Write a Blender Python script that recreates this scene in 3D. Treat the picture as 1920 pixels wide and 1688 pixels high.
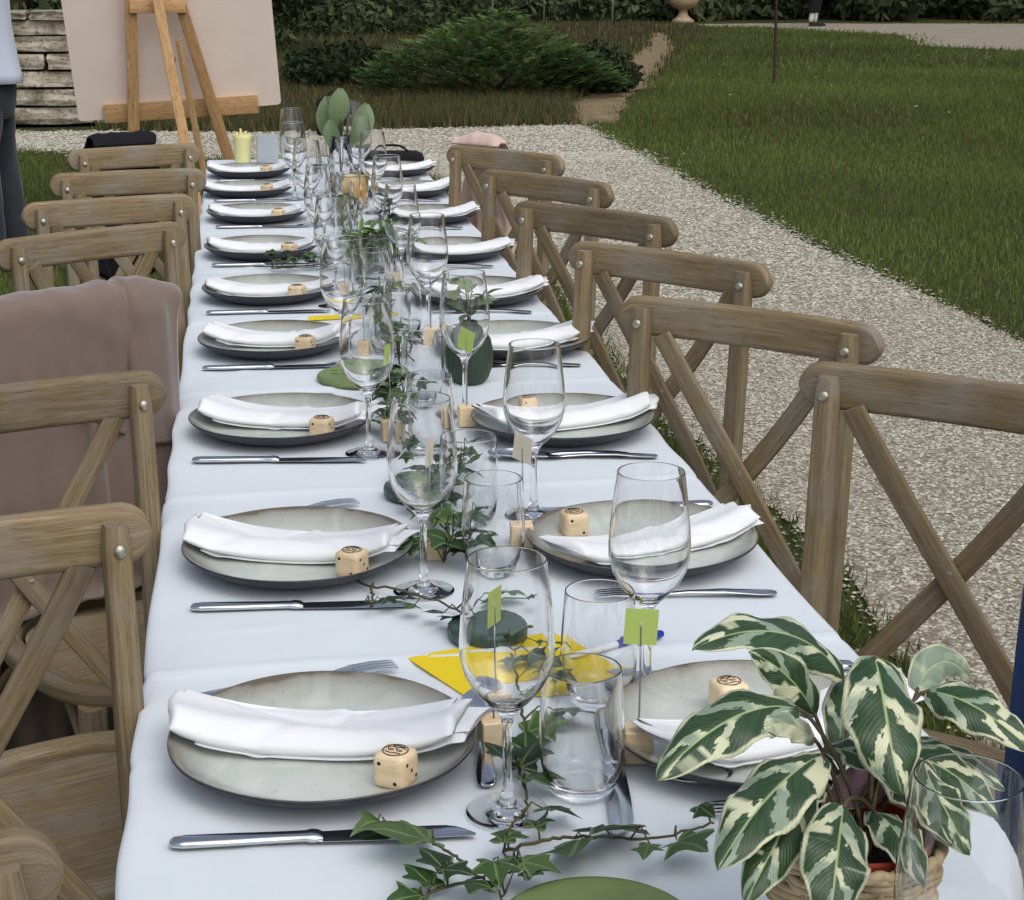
import bpy, bmesh, math, random
import numpy as np
from mathutils import Vector, Matrix, Euler

scene = bpy.context.scene
for o in list(bpy.data.objects):
    bpy.data.objects.remove(o, do_unlink=True)
COL = scene.collection
rnd = random.Random(7)
R = math.radians

# ------------------------------------------------------------------ camera
CAM_Z = 1.42
cam_data = bpy.data.cameras.new('camera')
cam = bpy.data.objects.new('camera', cam_data)
COL.objects.link(cam)
cam.location = (0, 0, CAM_Z)
cam.rotation_euler = (R(90 - 15.7227), 0, R(-8.6739))
cam_data.sensor_fit = 'HORIZONTAL'
cam_data.sensor_width = 36
cam_data.lens = 36 * 3300 / 1920
cam_data.clip_start = 0.05
cam_data.clip_end = 600
scene.camera = cam

# ------------------------------------------------------------------ sky, sun, exposure
SUN_EL, SUN_AZ = 55.0, 160.0          # azimuth clockwise from +Y
world = bpy.data.worlds.new('World')
scene.world = world
world.use_nodes = True
wn = world.node_tree
wn.nodes.clear()
w_out = wn.nodes.new('ShaderNodeOutputWorld')
w_bg = wn.nodes.new('ShaderNodeBackground')
w_sky = wn.nodes.new('ShaderNodeTexSky')
w_sky.sky_type = 'NISHITA'
w_sky.sun_disc = False
w_sky.sun_elevation = R(SUN_EL)
w_sky.sun_rotation = R(SUN_AZ)
w_sky.altitude = 100
w_sky.air_density = 1.0
w_sky.dust_density = 4.0
w_sky.ozone_density = 1.0
w_bg.inputs['Strength'].default_value = 0.15
w_hs = wn.nodes.new('ShaderNodeHueSaturation')          # thin overcast: the blue is washed out
w_hs.inputs['Saturation'].default_value = 0.62
wn.links.new(w_sky.outputs[0], w_hs.inputs['Color'])
wn.links.new(w_hs.outputs[0], w_bg.inputs[0])
wn.links.new(w_bg.outputs[0], w_out.inputs[0])

sun_data = bpy.data.lights.new('sun', 'SUN')
sun_data.energy = 1.3
sun_data.angle = R(80)
sun_data.color = (0.95, 0.98, 1.0)
sun = bpy.data.objects.new('sun', sun_data)
COL.objects.link(sun)
sd = Vector((math.sin(R(SUN_AZ)) * math.cos(R(SUN_EL)), math.cos(R(SUN_AZ)) * math.cos(R(SUN_EL)), math.sin(R(SUN_EL))))
sun.rotation_euler = sd.to_track_quat('Z', 'Y').to_euler()
sun.location = (0, 0, 20)

vs = scene.view_settings
scene.display_settings.display_device = 'sRGB'
vs.view_transform = 'Standard'
vs.look = 'None'
vs.exposure = -0.15
vs.gamma = 1.0
vs.use_curve_mapping = False
cy = scene.cycles
cy.use_denoising = True
cy.max_bounces = 14
cy.transmission_bounces = 12
cy.glossy_bounces = 5
cy.diffuse_bounces = 4
cy.transparent_max_bounces = 12
cy.caustics_refractive = True
cy.caustics_reflective = False
cy.blur_glossy = 0.3

# ------------------------------------------------------------------ helpers: objects
def tag(o, label=None, cat=None, group=None, kind=None):
    if label: o['label'] = label
    if cat: o['category'] = cat
    if group: o['group'] = group
    if kind: o['kind'] = kind
    return o

def thing(name, label, cat, loc=(0, 0, 0), rotz=0.0, group=None):
    o = bpy.data.objects.new(name, None)
    o.empty_display_size = 0.05
    COL.objects.link(o)
    o.location = loc
    o.rotation_euler = (0, 0, rotz)
    return tag(o, label, cat, group)

def obj(name, me, parent=None, loc=None, rot=None):
    o = bpy.data.objects.new(name, me)
    COL.objects.link(o)
    if parent is not None: o.parent = parent
    if loc is not None: o.location = loc
    if rot is not None: o.rotation_euler = rot
    return o

def copy_tree(src, parent=None):
    c = src.copy()
    COL.objects.link(c)
    c.parent = parent
    for ch in src.children:
        copy_tree(ch, c)
    return c

# ------------------------------------------------------------------ helpers: meshes
class MB:
    """collects verts/faces/uv/material index, builds one mesh"""
    def __init__(s):
        s.v = []; s.f = []; s.uv = []; s.m = []
    def add(s, verts, faces, uvs=None, mi=0):
        b = len(s.v)
        s.v.extend([tuple(p) for p in verts])
        for k, f in enumerate(faces):
            s.f.append(tuple(b + i for i in f))
            s.uv.append(uvs[k] if uvs is not None else [(verts[i][0], verts[i][1]) for i in f])
            s.m.append(mi)
        return s
    def loft(s, rings, closed=True, cap=True, mi=0, uv0=0.0, vscale=1.0):
        rings = [[Vector(p) for p in r] for r in rings]
        n = len(rings[0])
        cen = [sum(r, Vector()) / n for r in rings]
        us = [uv0]
        for a, b in zip(cen[:-1], cen[1:]): us.append(us[-1] + (b - a).length)
        mid = rings[len(rings) // 2]
        vv = [0.0]
        for j in range(n): vv.append(vv[-1] + (mid[(j + 1) % n] - mid[j]).length * vscale)
        verts = [p for r in rings for p in r]
        faces = []; uvs = []
        for i in range(len(rings) - 1):
            for j in range(n if closed else n - 1):
                j2 = (j + 1) % n
                faces.append((i * n + j, i * n + j2, (i + 1) * n + j2, (i + 1) * n + j))
                uvs.append([(us[i], vv[j]), (us[i], vv[j + 1]), (us[i + 1], vv[j + 1]), (us[i + 1], vv[j])])
        if cap and closed:
            faces.append(tuple(range(n - 1, -1, -1))); uvs.append([(us[0] + p[0] * .3, p[1]) for p in [rings[0][j] for j in range(n - 1, -1, -1)]])
            k = (len(rings) - 1) * n
            faces.append(tuple(k + j for j in range(n))); uvs.append([(us[-1] + p[0] * .3, p[1]) for p in rings[-1]])
        return s.add(verts, faces, uvs, mi)
    def tube(s, path, rad, n=8, cap=True, mi=0):
        P = [Vector(p) for p in path]
        if not hasattr(rad, '__len__'): rad = [rad] * len(P)
        rings = []; up = None
        for i, p in enumerate(P):
            t = (P[min(i + 1, len(P) - 1)] - P[max(i - 1, 0)]).normalized()
            if up is None:
                up = Vector((0, 0, 1)) if abs(t.z) < .9 else Vector((1, 0, 0))
            a = t.cross(up)
            if a.length < 1e-5: a = t.orthogonal()
            a.normalize(); up = a.cross(t).normalized()
            rings.append([p + (a * math.cos(2 * math.pi * j / n) + up * math.sin(2 * math.pi * j / n)) * rad[i] for j in range(n)])
        return s.loft(rings, True, cap, mi)
    def box(s, c, size, mi=0, rot=None):
        x, y, z = [d / 2 for d in size]
        v = [Vector(p) for p in [(-x, -y, -z), (x, -y, -z), (x, y, -z), (-x, y, -z), (-x, -y, z), (x, -y, z), (x, y, z), (-x, y, z)]]
        if rot is not None: v = [rot @ p for p in v]
        c = Vector(c)
        f = [(3, 2, 1, 0), (4, 5, 6, 7), (0, 1, 5, 4), (1, 2, 6, 5), (2, 3, 7, 6), (3, 0, 4, 7)]
        lx, ly, lz = size
        def q(a, b): return [(0, 0), (a, 0), (a, b), (0, b)]
        uv = [q(lx, ly), q(lx, ly), q(lx, lz), q(ly, lz), q(lx, lz), q(ly, lz)]
        return s.add([p + c for p in v], f, uv, mi)
    def lathe(s, prof, n=32, mi=0, wob=None, closed_ends=True):
        """prof: list of (r, z) or (r, z, mi); r==0 makes a pole"""
        base = len(s.v); idx = []
        for (r, z, *_) in prof:
            if r < 1e-6:
                idx.append([len(s.v)]); s.v.append((0, 0, z))
            else:
                row = []
                for j in range(n):
                    a = 2 * math.pi * j / n
                    k = wob(a) if wob else 1.0
                    row.append(len(s.v)); s.v.append((r * k * math.cos(a), r * k * math.sin(a), z))
                idx.append(row)
        for i in range(len(prof) - 1):
            A, B = idx[i], idx[i + 1]
            m = prof[i + 1][2] if len(prof[i + 1]) > 2 else mi
            for j in range(n):
                j2 = (j + 1) % n
                if len(A) == 1 and len(B) == 1: continue
                if len(A) == 1: f = (A[0], B[j2], B[j]) ; u = [(.5, 0), (j2 / n, 1), (j / n, 1)]
                elif len(B) == 1: f = (A[j], A[j2], B[0]); u = [(j / n, 0), (j2 / n, 0), (.5, 1)]
                else: f = (A[j], A[j2], B[j2], B[j]); u = [(j / n, i), ((j + 1) / n, i), ((j + 1) / n, i + 1), (j / n, i + 1)]
                s.f.append(f); s.uv.append(u); s.m.append(m)
        return s
    def mesh(s, name, mats, smooth=True, sharp=None, recalc=False, merge=False):
        me = bpy.data.meshes.new(name)
        me.from_pydata(s.v, [], s.f)
        if not isinstance(mats, (list, tuple)): mats = [mats]
        for m in mats: me.materials.append(m)
        uvl = me.uv_layers.new(name='UVMap')
        flat = [c for u in s.uv for p in u for c in p]
        uvl.data.foreach_set('uv', flat)
        me.polygons.foreach_set('material_index', s.m)
        me.polygons.foreach_set('use_smooth', [smooth] * len(s.f))
        if recalc or merge:
            bm = bmesh.new(); bm.from_mesh(me)
            if merge: bmesh.ops.remove_doubles(bm, verts=bm.verts, dist=1e-5)
            if recalc: bmesh.ops.recalc_face_normals(bm, faces=bm.faces)
            bm.to_mesh(me); bm.free()
        if smooth and sharp:
            me.set_sharp_from_angle(angle=R(sharp))
        me.update()
        return me

def np_mesh(name, V, F, mat, col=None, smooth=False):
    """large joined mesh from numpy arrays (F: n x 3 or n x 4)"""
    me = bpy.data.meshes.new(name)
    V = np.asarray(V, np.float32); F = np.asarray(F, np.int32); k = F.shape[1]
    me.vertices.add(len(V)); me.vertices.foreach_set('co', V.ravel())
    me.loops.add(F.size); me.loops.foreach_set('vertex_index', F.ravel())
    me.polygons.add(len(F)); me.polygons.foreach_set('loop_start', np.arange(0, F.size, k, dtype=np.int32))
    me.polygons.foreach_set('loop_total', np.full(len(F), k, np.int32))
    me.polygons.foreach_set('use_smooth', np.full(len(F), smooth, bool))
    if col is not None:
        ca = me.color_attributes.new('Col', 'FLOAT_COLOR', 'POINT')
        c4 = np.ones((len(V), 4), np.float32); c4[:, :3] = col
        ca.data.foreach_set('color', c4.ravel())
    me.materials.append(mat)
    me.update(calc_edges=True); me.validate()
    return me

def bez(p0, p1, p2, p3, n):
    p0, p1, p2, p3 = map(Vector, (p0, p1, p2, p3)); out = []
    for i in range(n + 1):
        t = i / n; u = 1 - t
        out.append(p0 * u**3 + p1 * 3 * u * u * t + p2 * 3 * u * t * t + p3 * t**3)
    return out

def catmull(pts, k=6):
    P = [Vector(p) for p in pts]; P = [P[0]] + P + [P[-1]]; out = []
    for i in range(1, len(P) - 2):
        for j in range(k):
            t = j / k
            out.append(.5 * ((2 * P[i]) + (P[i + 1] - P[i - 1]) * t + (2 * P[i - 1] - 5 * P[i] + 4 * P[i + 1] - P[i + 2]) * t * t + (3 * P[i] - P[i - 1] - 3 * P[i + 1] + P[i + 2]) * t**3))
    out.append(P[-2]); return out

def rrect(hw, hh, r, n=3):
    """rounded rectangle ring (x, y)"""
    out = []
    for cx, cy, a0 in ((hw - r, hh - r, 0), (-hw + r, hh - r, 90), (-hw + r, -hh + r, 180), (hw - r, -hh + r, 270)):
        for i in range(n + 1):
            a = R(a0 + 90 * i / n); out.append((cx + r * math.cos(a), cy + r * math.sin(a)))
    return out

# ------------------------------------------------------------------ helpers: materials
class NT:
    def __init__(s, name):
        s.mat = bpy.data.materials.new(name); s.mat.use_nodes = True
        s.t = s.mat.node_tree; s.t.nodes.clear()
        s.out = s.n('ShaderNodeOutputMaterial')
    def n(s, typ, **kw):
        nd = s.t.nodes.new(typ)
        for k, v in kw.items(): setattr(nd, k, v)
        return nd
    def l(s, a, b): s.t.links.new(a, b)
    def val(s, sock, v):
        if hasattr(v, 'bl_rna') or isinstance(v, bpy.types.NodeSocket): s.l(v, sock)
        else: sock.default_value = v
    def math(s, op, a, b=0.0, c=None, clamp=False):
        nd = s.n('ShaderNodeMath', operation=op, use_clamp=clamp)
        s.val(nd.inputs[0], a); s.val(nd.inputs[1], b)
        if c is not None: s.val(nd.inputs[2], c)
        return nd.outputs[0]
    def mix(s, f, a, b, blend='MIX'):
        nd = s.n('ShaderNodeMix', data_type='RGBA', blend_type=blend)
        s.val(nd.inputs[0], f); s.val(nd.inputs[6], a); s.val(nd.inputs[7], b)
        return nd.outputs[2]
    def ramp(s, f, stops, interp='LINEAR'):
        nd = s.n('ShaderNodeValToRGB'); cr = nd.color_ramp; cr.interpolation = interp
        while len(cr.elements) > 1: cr.elements.remove(cr.elements[-1])
        cr.elements[0].position = stops[0][0]; cr.elements[0].color = c4(stops[0][1])
        for p, c in stops[1:]:
            e = cr.elements.new(p); e.color = c4(c)
        s.l(f, nd.inputs[0]); return nd.outputs[0]
    def noise(s, vec, scale, detail=4, rough=.55, dist=0.0, out=0):
        nd = s.n('ShaderNodeTexNoise')
        if vec is not None: s.l(vec, nd.inputs['Vector'])
        s.val(nd.inputs['Scale'], scale); nd.inputs['Detail'].default_value = detail
        nd.inputs['Roughness'].default_value = rough; nd.inputs['Distortion'].default_value = dist
        return nd.outputs[out]
    def mapping(s, vec, scale=(1, 1, 1), loc=(0, 0, 0), rot=(0, 0, 0)):
        nd = s.n('ShaderNodeMapping'); s.l(vec, nd.inputs[0])
        s.val(nd.inputs['Location'], loc); nd.inputs['Rotation'].default_value = rot; nd.inputs['Scale'].default_value = scale
        return nd.outputs[0]
    def coord(s, which): return s.n('ShaderNodeTexCoord').outputs[which]
    def rand(s): return s.n('ShaderNodeObjectInfo').outputs['Random']
    def bump(s, h, strength=.3, dist=.002):
        nd = s.n('ShaderNodeBump'); nd.inputs['Strength'].default_value = strength; nd.inputs['Distance'].default_value = dist
        s.l(h, nd.inputs['Height']); return nd.outputs[0]
    def bsdf(s, color=None, rough=.5, metal=0.0, normal=None, spec=.5, **kw):
        p = s.n('ShaderNodeBsdfPrincipled')
        if color is not None: s.val(p.inputs['Base Color'], color if isinstance(color, bpy.types.NodeSocket) else c4(color))
        s.val(p.inputs['Roughness'], rough); s.val(p.inputs['Metallic'], metal)
        p.inputs['Specular IOR Level'].default_value = spec
        for k, v in kw.items(): s.val(p.inputs[k.replace('_', ' ')], v)
        if normal is not None: s.l(normal, p.inputs['Normal'])
        s.l(p.outputs[0], s.out.inputs[0]); s.p = p
        return s.mat

def c4(c): return tuple(c) if len(c) == 4 else (c[0], c[1], c[2], 1.0)
def srgb(r, g, b):
    f = lambda x: (x / 255 / 12.92) if x / 255 <= .04045 else ((x / 255 + .055) / 1.055) ** 2.4
    return (f(r), f(g), f(b))

M = {}
def plain(name, color, rough=.6, metal=0.0, var=.12, scale=30, bump=.15, spec=.4, bd=.001, coord='Object'):
    t = NT(name); v = t.coord(coord)
    nz = t.noise(v, scale, 5)
    dark = tuple(x * (1 - var) for x in color); lite = tuple(min(1, x * (1 + var)) for x in color)
    col = t.ramp(nz, [(.3, dark), (.7, lite)])
    M[name] = t.bsdf(col, rough, metal, t.bump(t.noise(v, scale * 4, 4), bump, bd), spec)
    return M[name]

def wood(name, c_dark, c_mid, c_light, rough=.66, grain=190.0, along=7.0, weather=.35, bump=.5, pore=.40):
    t = NT(name)
    uv = t.coord('UV'); rn = t.rand()
    cmb = t.n('ShaderNodeCombineXYZ'); t.l(t.math('MULTIPLY', rn, 9.0), cmb.inputs[0]); t.l(t.math('MULTIPLY', rn, 31.0), cmb.inputs[1])
    g = t.mapping(uv, (along, grain, 1), cmb.outputs[0])
    n1 = t.noise(g, 1.0, 7, .62, .6)
    n2 = t.noise(t.mapping(uv, (along * 4.0, grain * 3.6, 1), cmb.outputs[0]), 1.0, 4, .6, .2)
    n3 = t.noise(t.mapping(uv, (9, 9, 1), cmb.outputs[0]), 1.0, 3)
    base = t.ramp(n1, [(.25, c_dark), (.5, c_mid), (.75, c_light)])
    grey = tuple(sum(c_light) / 3 * 1.05 * k for k in (1.05, 1.0, .9))
    base = t.mix(t.math('MULTIPLY', t.ramp(n3, [(.45, (0, 0, 0)), (.7, (1, 1, 1))]), weather), base, c4(grey))
    pores = t.ramp(n2, [(.34, (pore, pore * .94, pore * .88)), (.46, (1, 1, 1)), (.62, (1, 1, 1)), (.74, (1.0, 1.0, 1.0))])
    base = t.mix(1.0, base, pores, 'MULTIPLY')
    hsv = t.n('ShaderNodeHueSaturation'); t.l(base, hsv.inputs['Color'])
    t.l(t.math('ADD', t.math('MULTIPLY', rn, .35), .83), hsv.inputs['Value'])
    h = t.math('ADD', t.math('MULTIPLY', n2, .7), n1)
    M[name] = t.bsdf(hsv.outputs[0], rough, 0.0, t.bump(h, bump, .0012), .3)
    return M[name]

# chairs: weathered brown oak
wood('chair_wood', srgb(102, 86, 62), srgb(130, 112, 83), srgb(154, 138, 108), weather=.5, pore=.6)
wood('light_wood', srgb(222, 196, 156), srgb(230, 207, 170), srgb(236, 216, 184), grain=110, along=12, weather=0, bump=.12, rough=.5, pore=.86)
wood('easel_wood', srgb(166, 126, 82), srgb(192, 152, 104), srgb(208, 170, 124), grain=90, weather=.05, bump=.2)

def m_cloth(name, color, weave=1400.0, rough=.85, bump=.12, sheen=.2, mottle=.05):
    t = NT(name); v = t.coord('Object')
    w1 = t.n('ShaderNodeTexWave', wave_type='BANDS', bands_direction='X'); t.l(v, w1.inputs['Vector']); w1.inputs['Scale'].default_value = weave / 6
    w2 = t.n('ShaderNodeTexWave', wave_type='BANDS', bands_direction='Y'); t.l(v, w2.inputs['Vector']); w2.inputs['Scale'].default_value = weave / 6
    nz = t.noise(v, 9, 5)
    col = t.ramp(nz, [(.3, tuple(x * (1 - mottle) for x in color)), (.7, tuple(min(1, x * (1 + mottle)) for x in color))])
    h = t.math('ADD', t.math('ADD', w1.outputs[1], w2.outputs[1]), t.math('MULTIPLY', t.noise(v, 320, 3), 2.0))
    M[name] = t.bsdf(col, rough, 0, t.bump(h, bump, .0006), .25, Sheen_Weight=sheen)
    return M[name]
m_cloth('tablecloth_fabric', (.715, .765, .80), mottle=.025)
m_cloth('napkin_fabric', (.84, .85, .86), weave=1800, mottle=.015)
m_cloth('mauve_wool', srgb(120, 102, 92), weave=900, sheen=.5, mottle=.1)
m_cloth('black_wool', (.009, .009, .011), sheen=0.0)
m_cloth('blush_fabric', srgb(214, 186, 172), sheen=.3)
m_cloth('navy_fabric', srgb(28, 48, 86), sheen=.2, mottle=.15)
m_cloth('shirt_fabric', srgb(198, 205, 220), mottle=.04)
m_cloth('trouser_fabric', srgb(44, 50, 56), mottle=.2, sheen=.2)
m_cloth('pale_trouser', srgb(205, 205, 200))
plain('skin', srgb(196, 150, 125), .5, var=.05)
plain('hair', srgb(45, 32, 24), .5, var=.3, scale=60)

def glaze(name, c1, c2, rim):
    t = NT(name); v = t.coord('Object'); rn = t.rand()
    loc = t.n('ShaderNodeCombineXYZ'); t.l(t.math('MULTIPLY', rn, 7.0), loc.inputs[0]); t.l(t.math('MULTIPLY', rn, 3.0), loc.inputs[2])
    mv = t.mapping(v, (1, 1, .2), loc.outputs[0])
    n1 = t.noise(mv, 14, 4, .5, 1.2)
    sep = t.n('ShaderNodeSeparateXYZ'); t.l(v, sep.inputs[0])
    r = t.math('SQRT', t.math('ADD', t.math('POWER', sep.outputs[0], 2.0), t.math('POWER', sep.outputs[1], 2.0)))
    rr = t.math('ADD', t.math('DIVIDE', r, .136), t.math('MULTIPLY', t.math('SUBTRACT', n1, .5), .12))
    col = t.ramp(n1, [(.38, c1), (.52, c2), (.62, c1)])
    edge = t.ramp(rr, [(.72, (0, 0, 0)), (.9, (.45, .45, .45)), (.965, (.75, .75, .75)), (.985, (1, 1, 1))])
    col = t.mix(edge, col, c4(rim))
    sp = t.ramp(t.noise(v, 420, 2), [(.27, (.35, .33, .3)), (.31, (1, 1, 1))])
    col = t.mix(1.0, col, sp, 'MULTIPLY')
    M[name] = t.bsdf(col, .22, 0, t.bump(t.noise(v, 60, 3), .08, .001), .5, Coat_Weight=.3, Coat_Roughness=.1)
glaze('plate_glaze', srgb(204, 208, 200), srgb(192, 198, 190), srgb(104, 94, 78))
plain('plate_outer', srgb(48, 50, 58), .45, var=.25, scale=120, bump=.25)

t = NT('clear_glass'); t.bsdf((1, 1, 1), 0.0, 0, None, .5, Transmission_Weight=1.0, IOR=1.5); M['clear_glass'] = t.mat
t = NT('amber_glass'); t.bsdf((1.0, .84, .50), 0.03, 0, None, .5, Transmission_Weight=.9, IOR=1.45); M['amber_glass'] = t.mat
t = NT('steel'); v = t.coord('Object'); nz = t.noise(t.mapping(v, (20, 300, 300)), 1.0, 3)
t.bsdf(t.ramp(nz, [(.3, (.58, .59, .61)), (.7, (.72, .73, .75))]), .16, 1.0, t.bump(nz, .03, .0003)); M['steel'] = t.mat
plain('rivet_metal', (.50, .46, .38), .5, 1.0, var=.2, scale=400, bump=.1)
plain('wire_metal', (.35, .35, .36), .35, 1.0)
plain('dark_mark', srgb(52, 30, 18), .8, var=.3, scale=500)
plain('card_green', srgb(182, 202, 108), .8, var=.03)
plain('card_cream', srgb(226, 216, 196), .8, var=.03)
plain('paper_yellow', srgb(236, 208, 30), .75, var=.03, scale=15)
plain('pen_blue', srgb(28, 50, 150), .3, var=.05)
plain('pen_body', (.75, .76, .78), .25, var=.04)
plain('trivet_green', srgb(116, 132, 82), .5, var=.1, scale=20, bump=.2)
plain('vase_green', srgb(52, 66, 50), .5, var=.2, scale=25, bump=.25)
plain('dish_teal', srgb(58, 78, 70), .35, var=.25, scale=50, bump=.2)
plain('cup_yellow', srgb(228, 220, 160), .5, var=.05)
plain('bread', srgb(226, 206, 140), .8, var=.15)
plain('box_grey', srgb(176, 182, 186), .6, var=.04)
plain('black_plastic', (.015, .015, .017), .4, var=.2)
plain('soil', (.025, .018, .014), .95, var=.5, scale=150, bump=1.0, bd=.004)
plain('pot_red', srgb(158, 62, 44), .5, var=.08)
plain('board_pink', srgb(234, 216, 202), .8, var=.03, scale=6)
plain('iron', srgb(50, 42, 36), .6, .3, var=.3, scale=40)
plain('stake_wood', srgb(150, 146, 134), .8, var=.2)
plain('urn_stone', srgb(176, 154, 122), .9, var=.25, scale=12, bump=.6, bd=.01)

def m_basket():
    t = NT('basket_weave'); uv = t.coord('UV')
    w = t.noise(t.mapping(uv, (40, 6, 1)), 1.0, 4)
    M['basket_weave'] = t.bsdf(t.ramp(w, [(.25, srgb(132, 112, 84)), (.6, srgb(190, 170, 134)), (.8, srgb(214, 198, 166))]), .8, 0, t.bump(w, .4, .001), .2)
m_basket()

def m_foliage(name, a, b, rough=.55, trans=.25):
    """leaves coloured by a per-leaf colour attribute scaled between a and b"""
    t = NT(name)
    at = t.n('ShaderNodeAttribute', attribute_name='Col')
    p = t.n('ShaderNodeBsdfPrincipled'); t.l(at.outputs[0], p.inputs['Base Color'])
    p.inputs['Roughness'].default_value = rough; p.inputs['Specular IOR Level'].default_value = .08
    tr = t.n('ShaderNodeBsdfTranslucent'); t.l(at.outputs[0], tr.inputs[0])
    mx = t.n('ShaderNodeMixShader'); mx.inputs[0].default_value = trans
    t.l(p.outputs[0], mx.inputs[1]); t.l(tr.outputs[0], mx.inputs[2]); t.l(mx.outputs[0], t.out.inputs[0])
    M[name] = t.mat
m_foliage('grass_blade', 0, 0, .8)
m_foliage('tree_leaf', 0, 0, .8, trans=.15)
t = NT('pebble'); at_ = t.n('ShaderNodeAttribute', attribute_name='Col')
t.bsdf(t.mix(.35, at_.outputs[0], t.ramp(t.noise(t.coord('Object'), 160, 4), [(.3, (.16, .15, .13)), (.7, (.6, .57, .52))])), .9, 0, None, .2); M['pebble'] = t.mat

def m_ivy():
    t = NT('ivy_leaf'); uv = t.coord('UV'); rn = t.rand()
    sep = t.n('ShaderNodeSeparateXYZ'); t.l(uv, sep.inputs[0])
    x, y = sep.outputs[0], sep.outputs[1]
    ang = t.math('ABSOLUTE', t.math('ARCTAN2', x, y))
    r = t.math('SQRT', t.math('ADD', t.math('POWER', x, 2.0), t.math('POWER', y, 2.0)))
    d = None
    for a in (0.0, .927, 1.69):
        di = t.math('MULTIPLY', r, t.math('ABSOLUTE', t.math('SUBTRACT', ang, a)))
        d = di if d is None else t.math('MINIMUM', d, di)
    vein = t.ramp(d, [(.0, (1, 1, 1)), (.018, (.6, .6, .6)), (.04, (0, 0, 0))])
    nz = t.noise(t.coord('Object'), 120, 4)
    base = t.ramp(t.math('ADD', t.math('MULTIPLY', nz, .5), t.math('MULTIPLY', rn, .5)), [(.2, srgb(28, 46, 24)), (.5, srgb(46, 74, 34)), (.8, srgb(84, 108, 58))])
    col = t.mix(t.math('MULTIPLY', vein, .55), base, c4(srgb(140, 158, 104)))
    h = t.math('SUBTRACT', t.math('MULTIPLY', nz, .5), vein)
    M['ivy_leaf'] = t.bsdf(col, .42, 0, t.bump(h, .35, .0008), .3)
m_ivy()
plain('vine_stem', srgb(84, 80, 50), .7, var=.3, scale=200)

def m_calathea(name, pale):
    t = NT(name); uv = t.coord('UV'); rn = t.rand()
    sep = t.n('ShaderNodeSeparateXYZ'); t.l(uv, sep.inputs[0])
    u, v = sep.outputs[0], sep.outputs[1]
    av = t.math('ABSOLUTE', v); sg = t.math('SIGN', v)
    cmb = t.n('ShaderNodeCombineXYZ')
    t.l(t.math('MULTIPLY', u, 3.0), cmb.inputs[0]); t.l(t.math('MULTIPLY', v, 1.2), cmb.inputs[1]); t.l(t.math('MULTIPLY', rn, 50.0), cmb.inputs[2])
    nz = t.noise(cmb.outputs[0], 1.6, 5, .6)
    # feather bands swept forward from the midrib
    ph = t.math('ADD', t.math('SUBTRACT', t.math('MULTIPLY', u, 2.6), t.math('MULTIPLY', av, .75)), t.math('MULTIPLY', nz, .9))
    ph = t.math('ADD', ph, t.math('ADD', t.math('MULTIPLY', sg, .22), t.math('MULTIPLY', rn, 5.0)))
    band = t.math('SINE', t.math('MULTIPLY', ph, 6.2832))
    cm3 = t.n('ShaderNodeCombineXYZ')
    t.l(t.math('MULTIPLY', t.math('SUBTRACT', t.math('MULTIPLY', u, 26.0), t.math('MULTIPLY', av, 7.5)), 1.3), cm3.inputs[0]); t.l(t.math('MULTIPLY', v, 2.2), cm3.inputs[1]); t.l(t.math('MULTIPLY', rn, 40.0), cm3.inputs[2])
    fine = t.noise(cm3.outputs[0], 1.0, 3)
    band = t.math('ADD', band, t.math('MULTIPLY', t.math('SUBTRACT', fine, .5), 1.3))
    green = t.ramp(fine, [(.3, srgb(36, 58, 36)), (.7, srgb(56, 84, 48))])
    grey = c4(srgb(138, 154, 132)); cream = c4(srgb(206, 208, 172))
    k1 = t.ramp(t.math('ADD', t.math('MULTIPLY', band, .5), .5), [(.17, (0, 0, 0)), (.23, (1, 1, 1))])
    if pale: k1 = t.math('MULTIPLY', k1, .25)
    # sector variegation: cream patches
    cmb2 = t.n('ShaderNodeCombineXYZ'); t.l(t.math('MULTIPLY', u, 2.2), cmb2.inputs[0]); t.l(t.math('MULTIPLY', sg, 4.0), cmb2.inputs[1]); t.l(t.math('MULTIPLY', rn, 91.0), cmb2.inputs[2])
    sec = t.noise(cmb2.outputs[0], 1.3, 3)
    pal = t.mix(t.ramp(sec, [(.49, (0, 0, 0)), (.57, (1, 1, 1))]), grey, cream)
    col = t.mix(k1, pal, green)
    white = t.math('MULTIPLY', t.ramp(sec, [(.64, (0, 0, 0)), (.67, (1, 1, 1))]), t.ramp(av, [(.2, (0, 0, 0)), (.3, (1, 1, 1))]))
    col = t.mix(white, col, cream)
    edge = t.ramp(t.math('ADD', av, t.math('MULTIPLY', t.math('SUBTRACT', nz, .5), .25)), [(.84, (0, 0, 0)), (.92, (1, 1, 1))])
    col = t.mix(edge, col, cream)
    rib = t.ramp(av, [(.02, (1, 1, 1)), (.05, (0, 0, 0))])
    col = t.mix(t.math('MULTIPLY', rib, .8), col, c4(srgb(166, 184, 128)))
    ve = t.math('SINE', t.math('MULTIPLY', t.math('SUBTRACT', t.math('MULTIPLY', u, 26.0), t.math('MULTIPLY', av, 7.0)), 6.2832))
    h = t.math('SUBTRACT', t.math('MULTIPLY', ve, .35), t.math('MULTIPLY', rib, 1.5))
    M[name] = t.bsdf(col, .38, 0, t.bump(h, .3, .0006), .45)
m_calathea('calathea_top', False); m_calathea('calathea_pale', True)
plain('calathea_under', srgb(128, 100, 106), .55, var=.15, scale=40)
plain('calathea_stem', srgb(84, 74, 50), .6, var=.3, scale=100)

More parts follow.
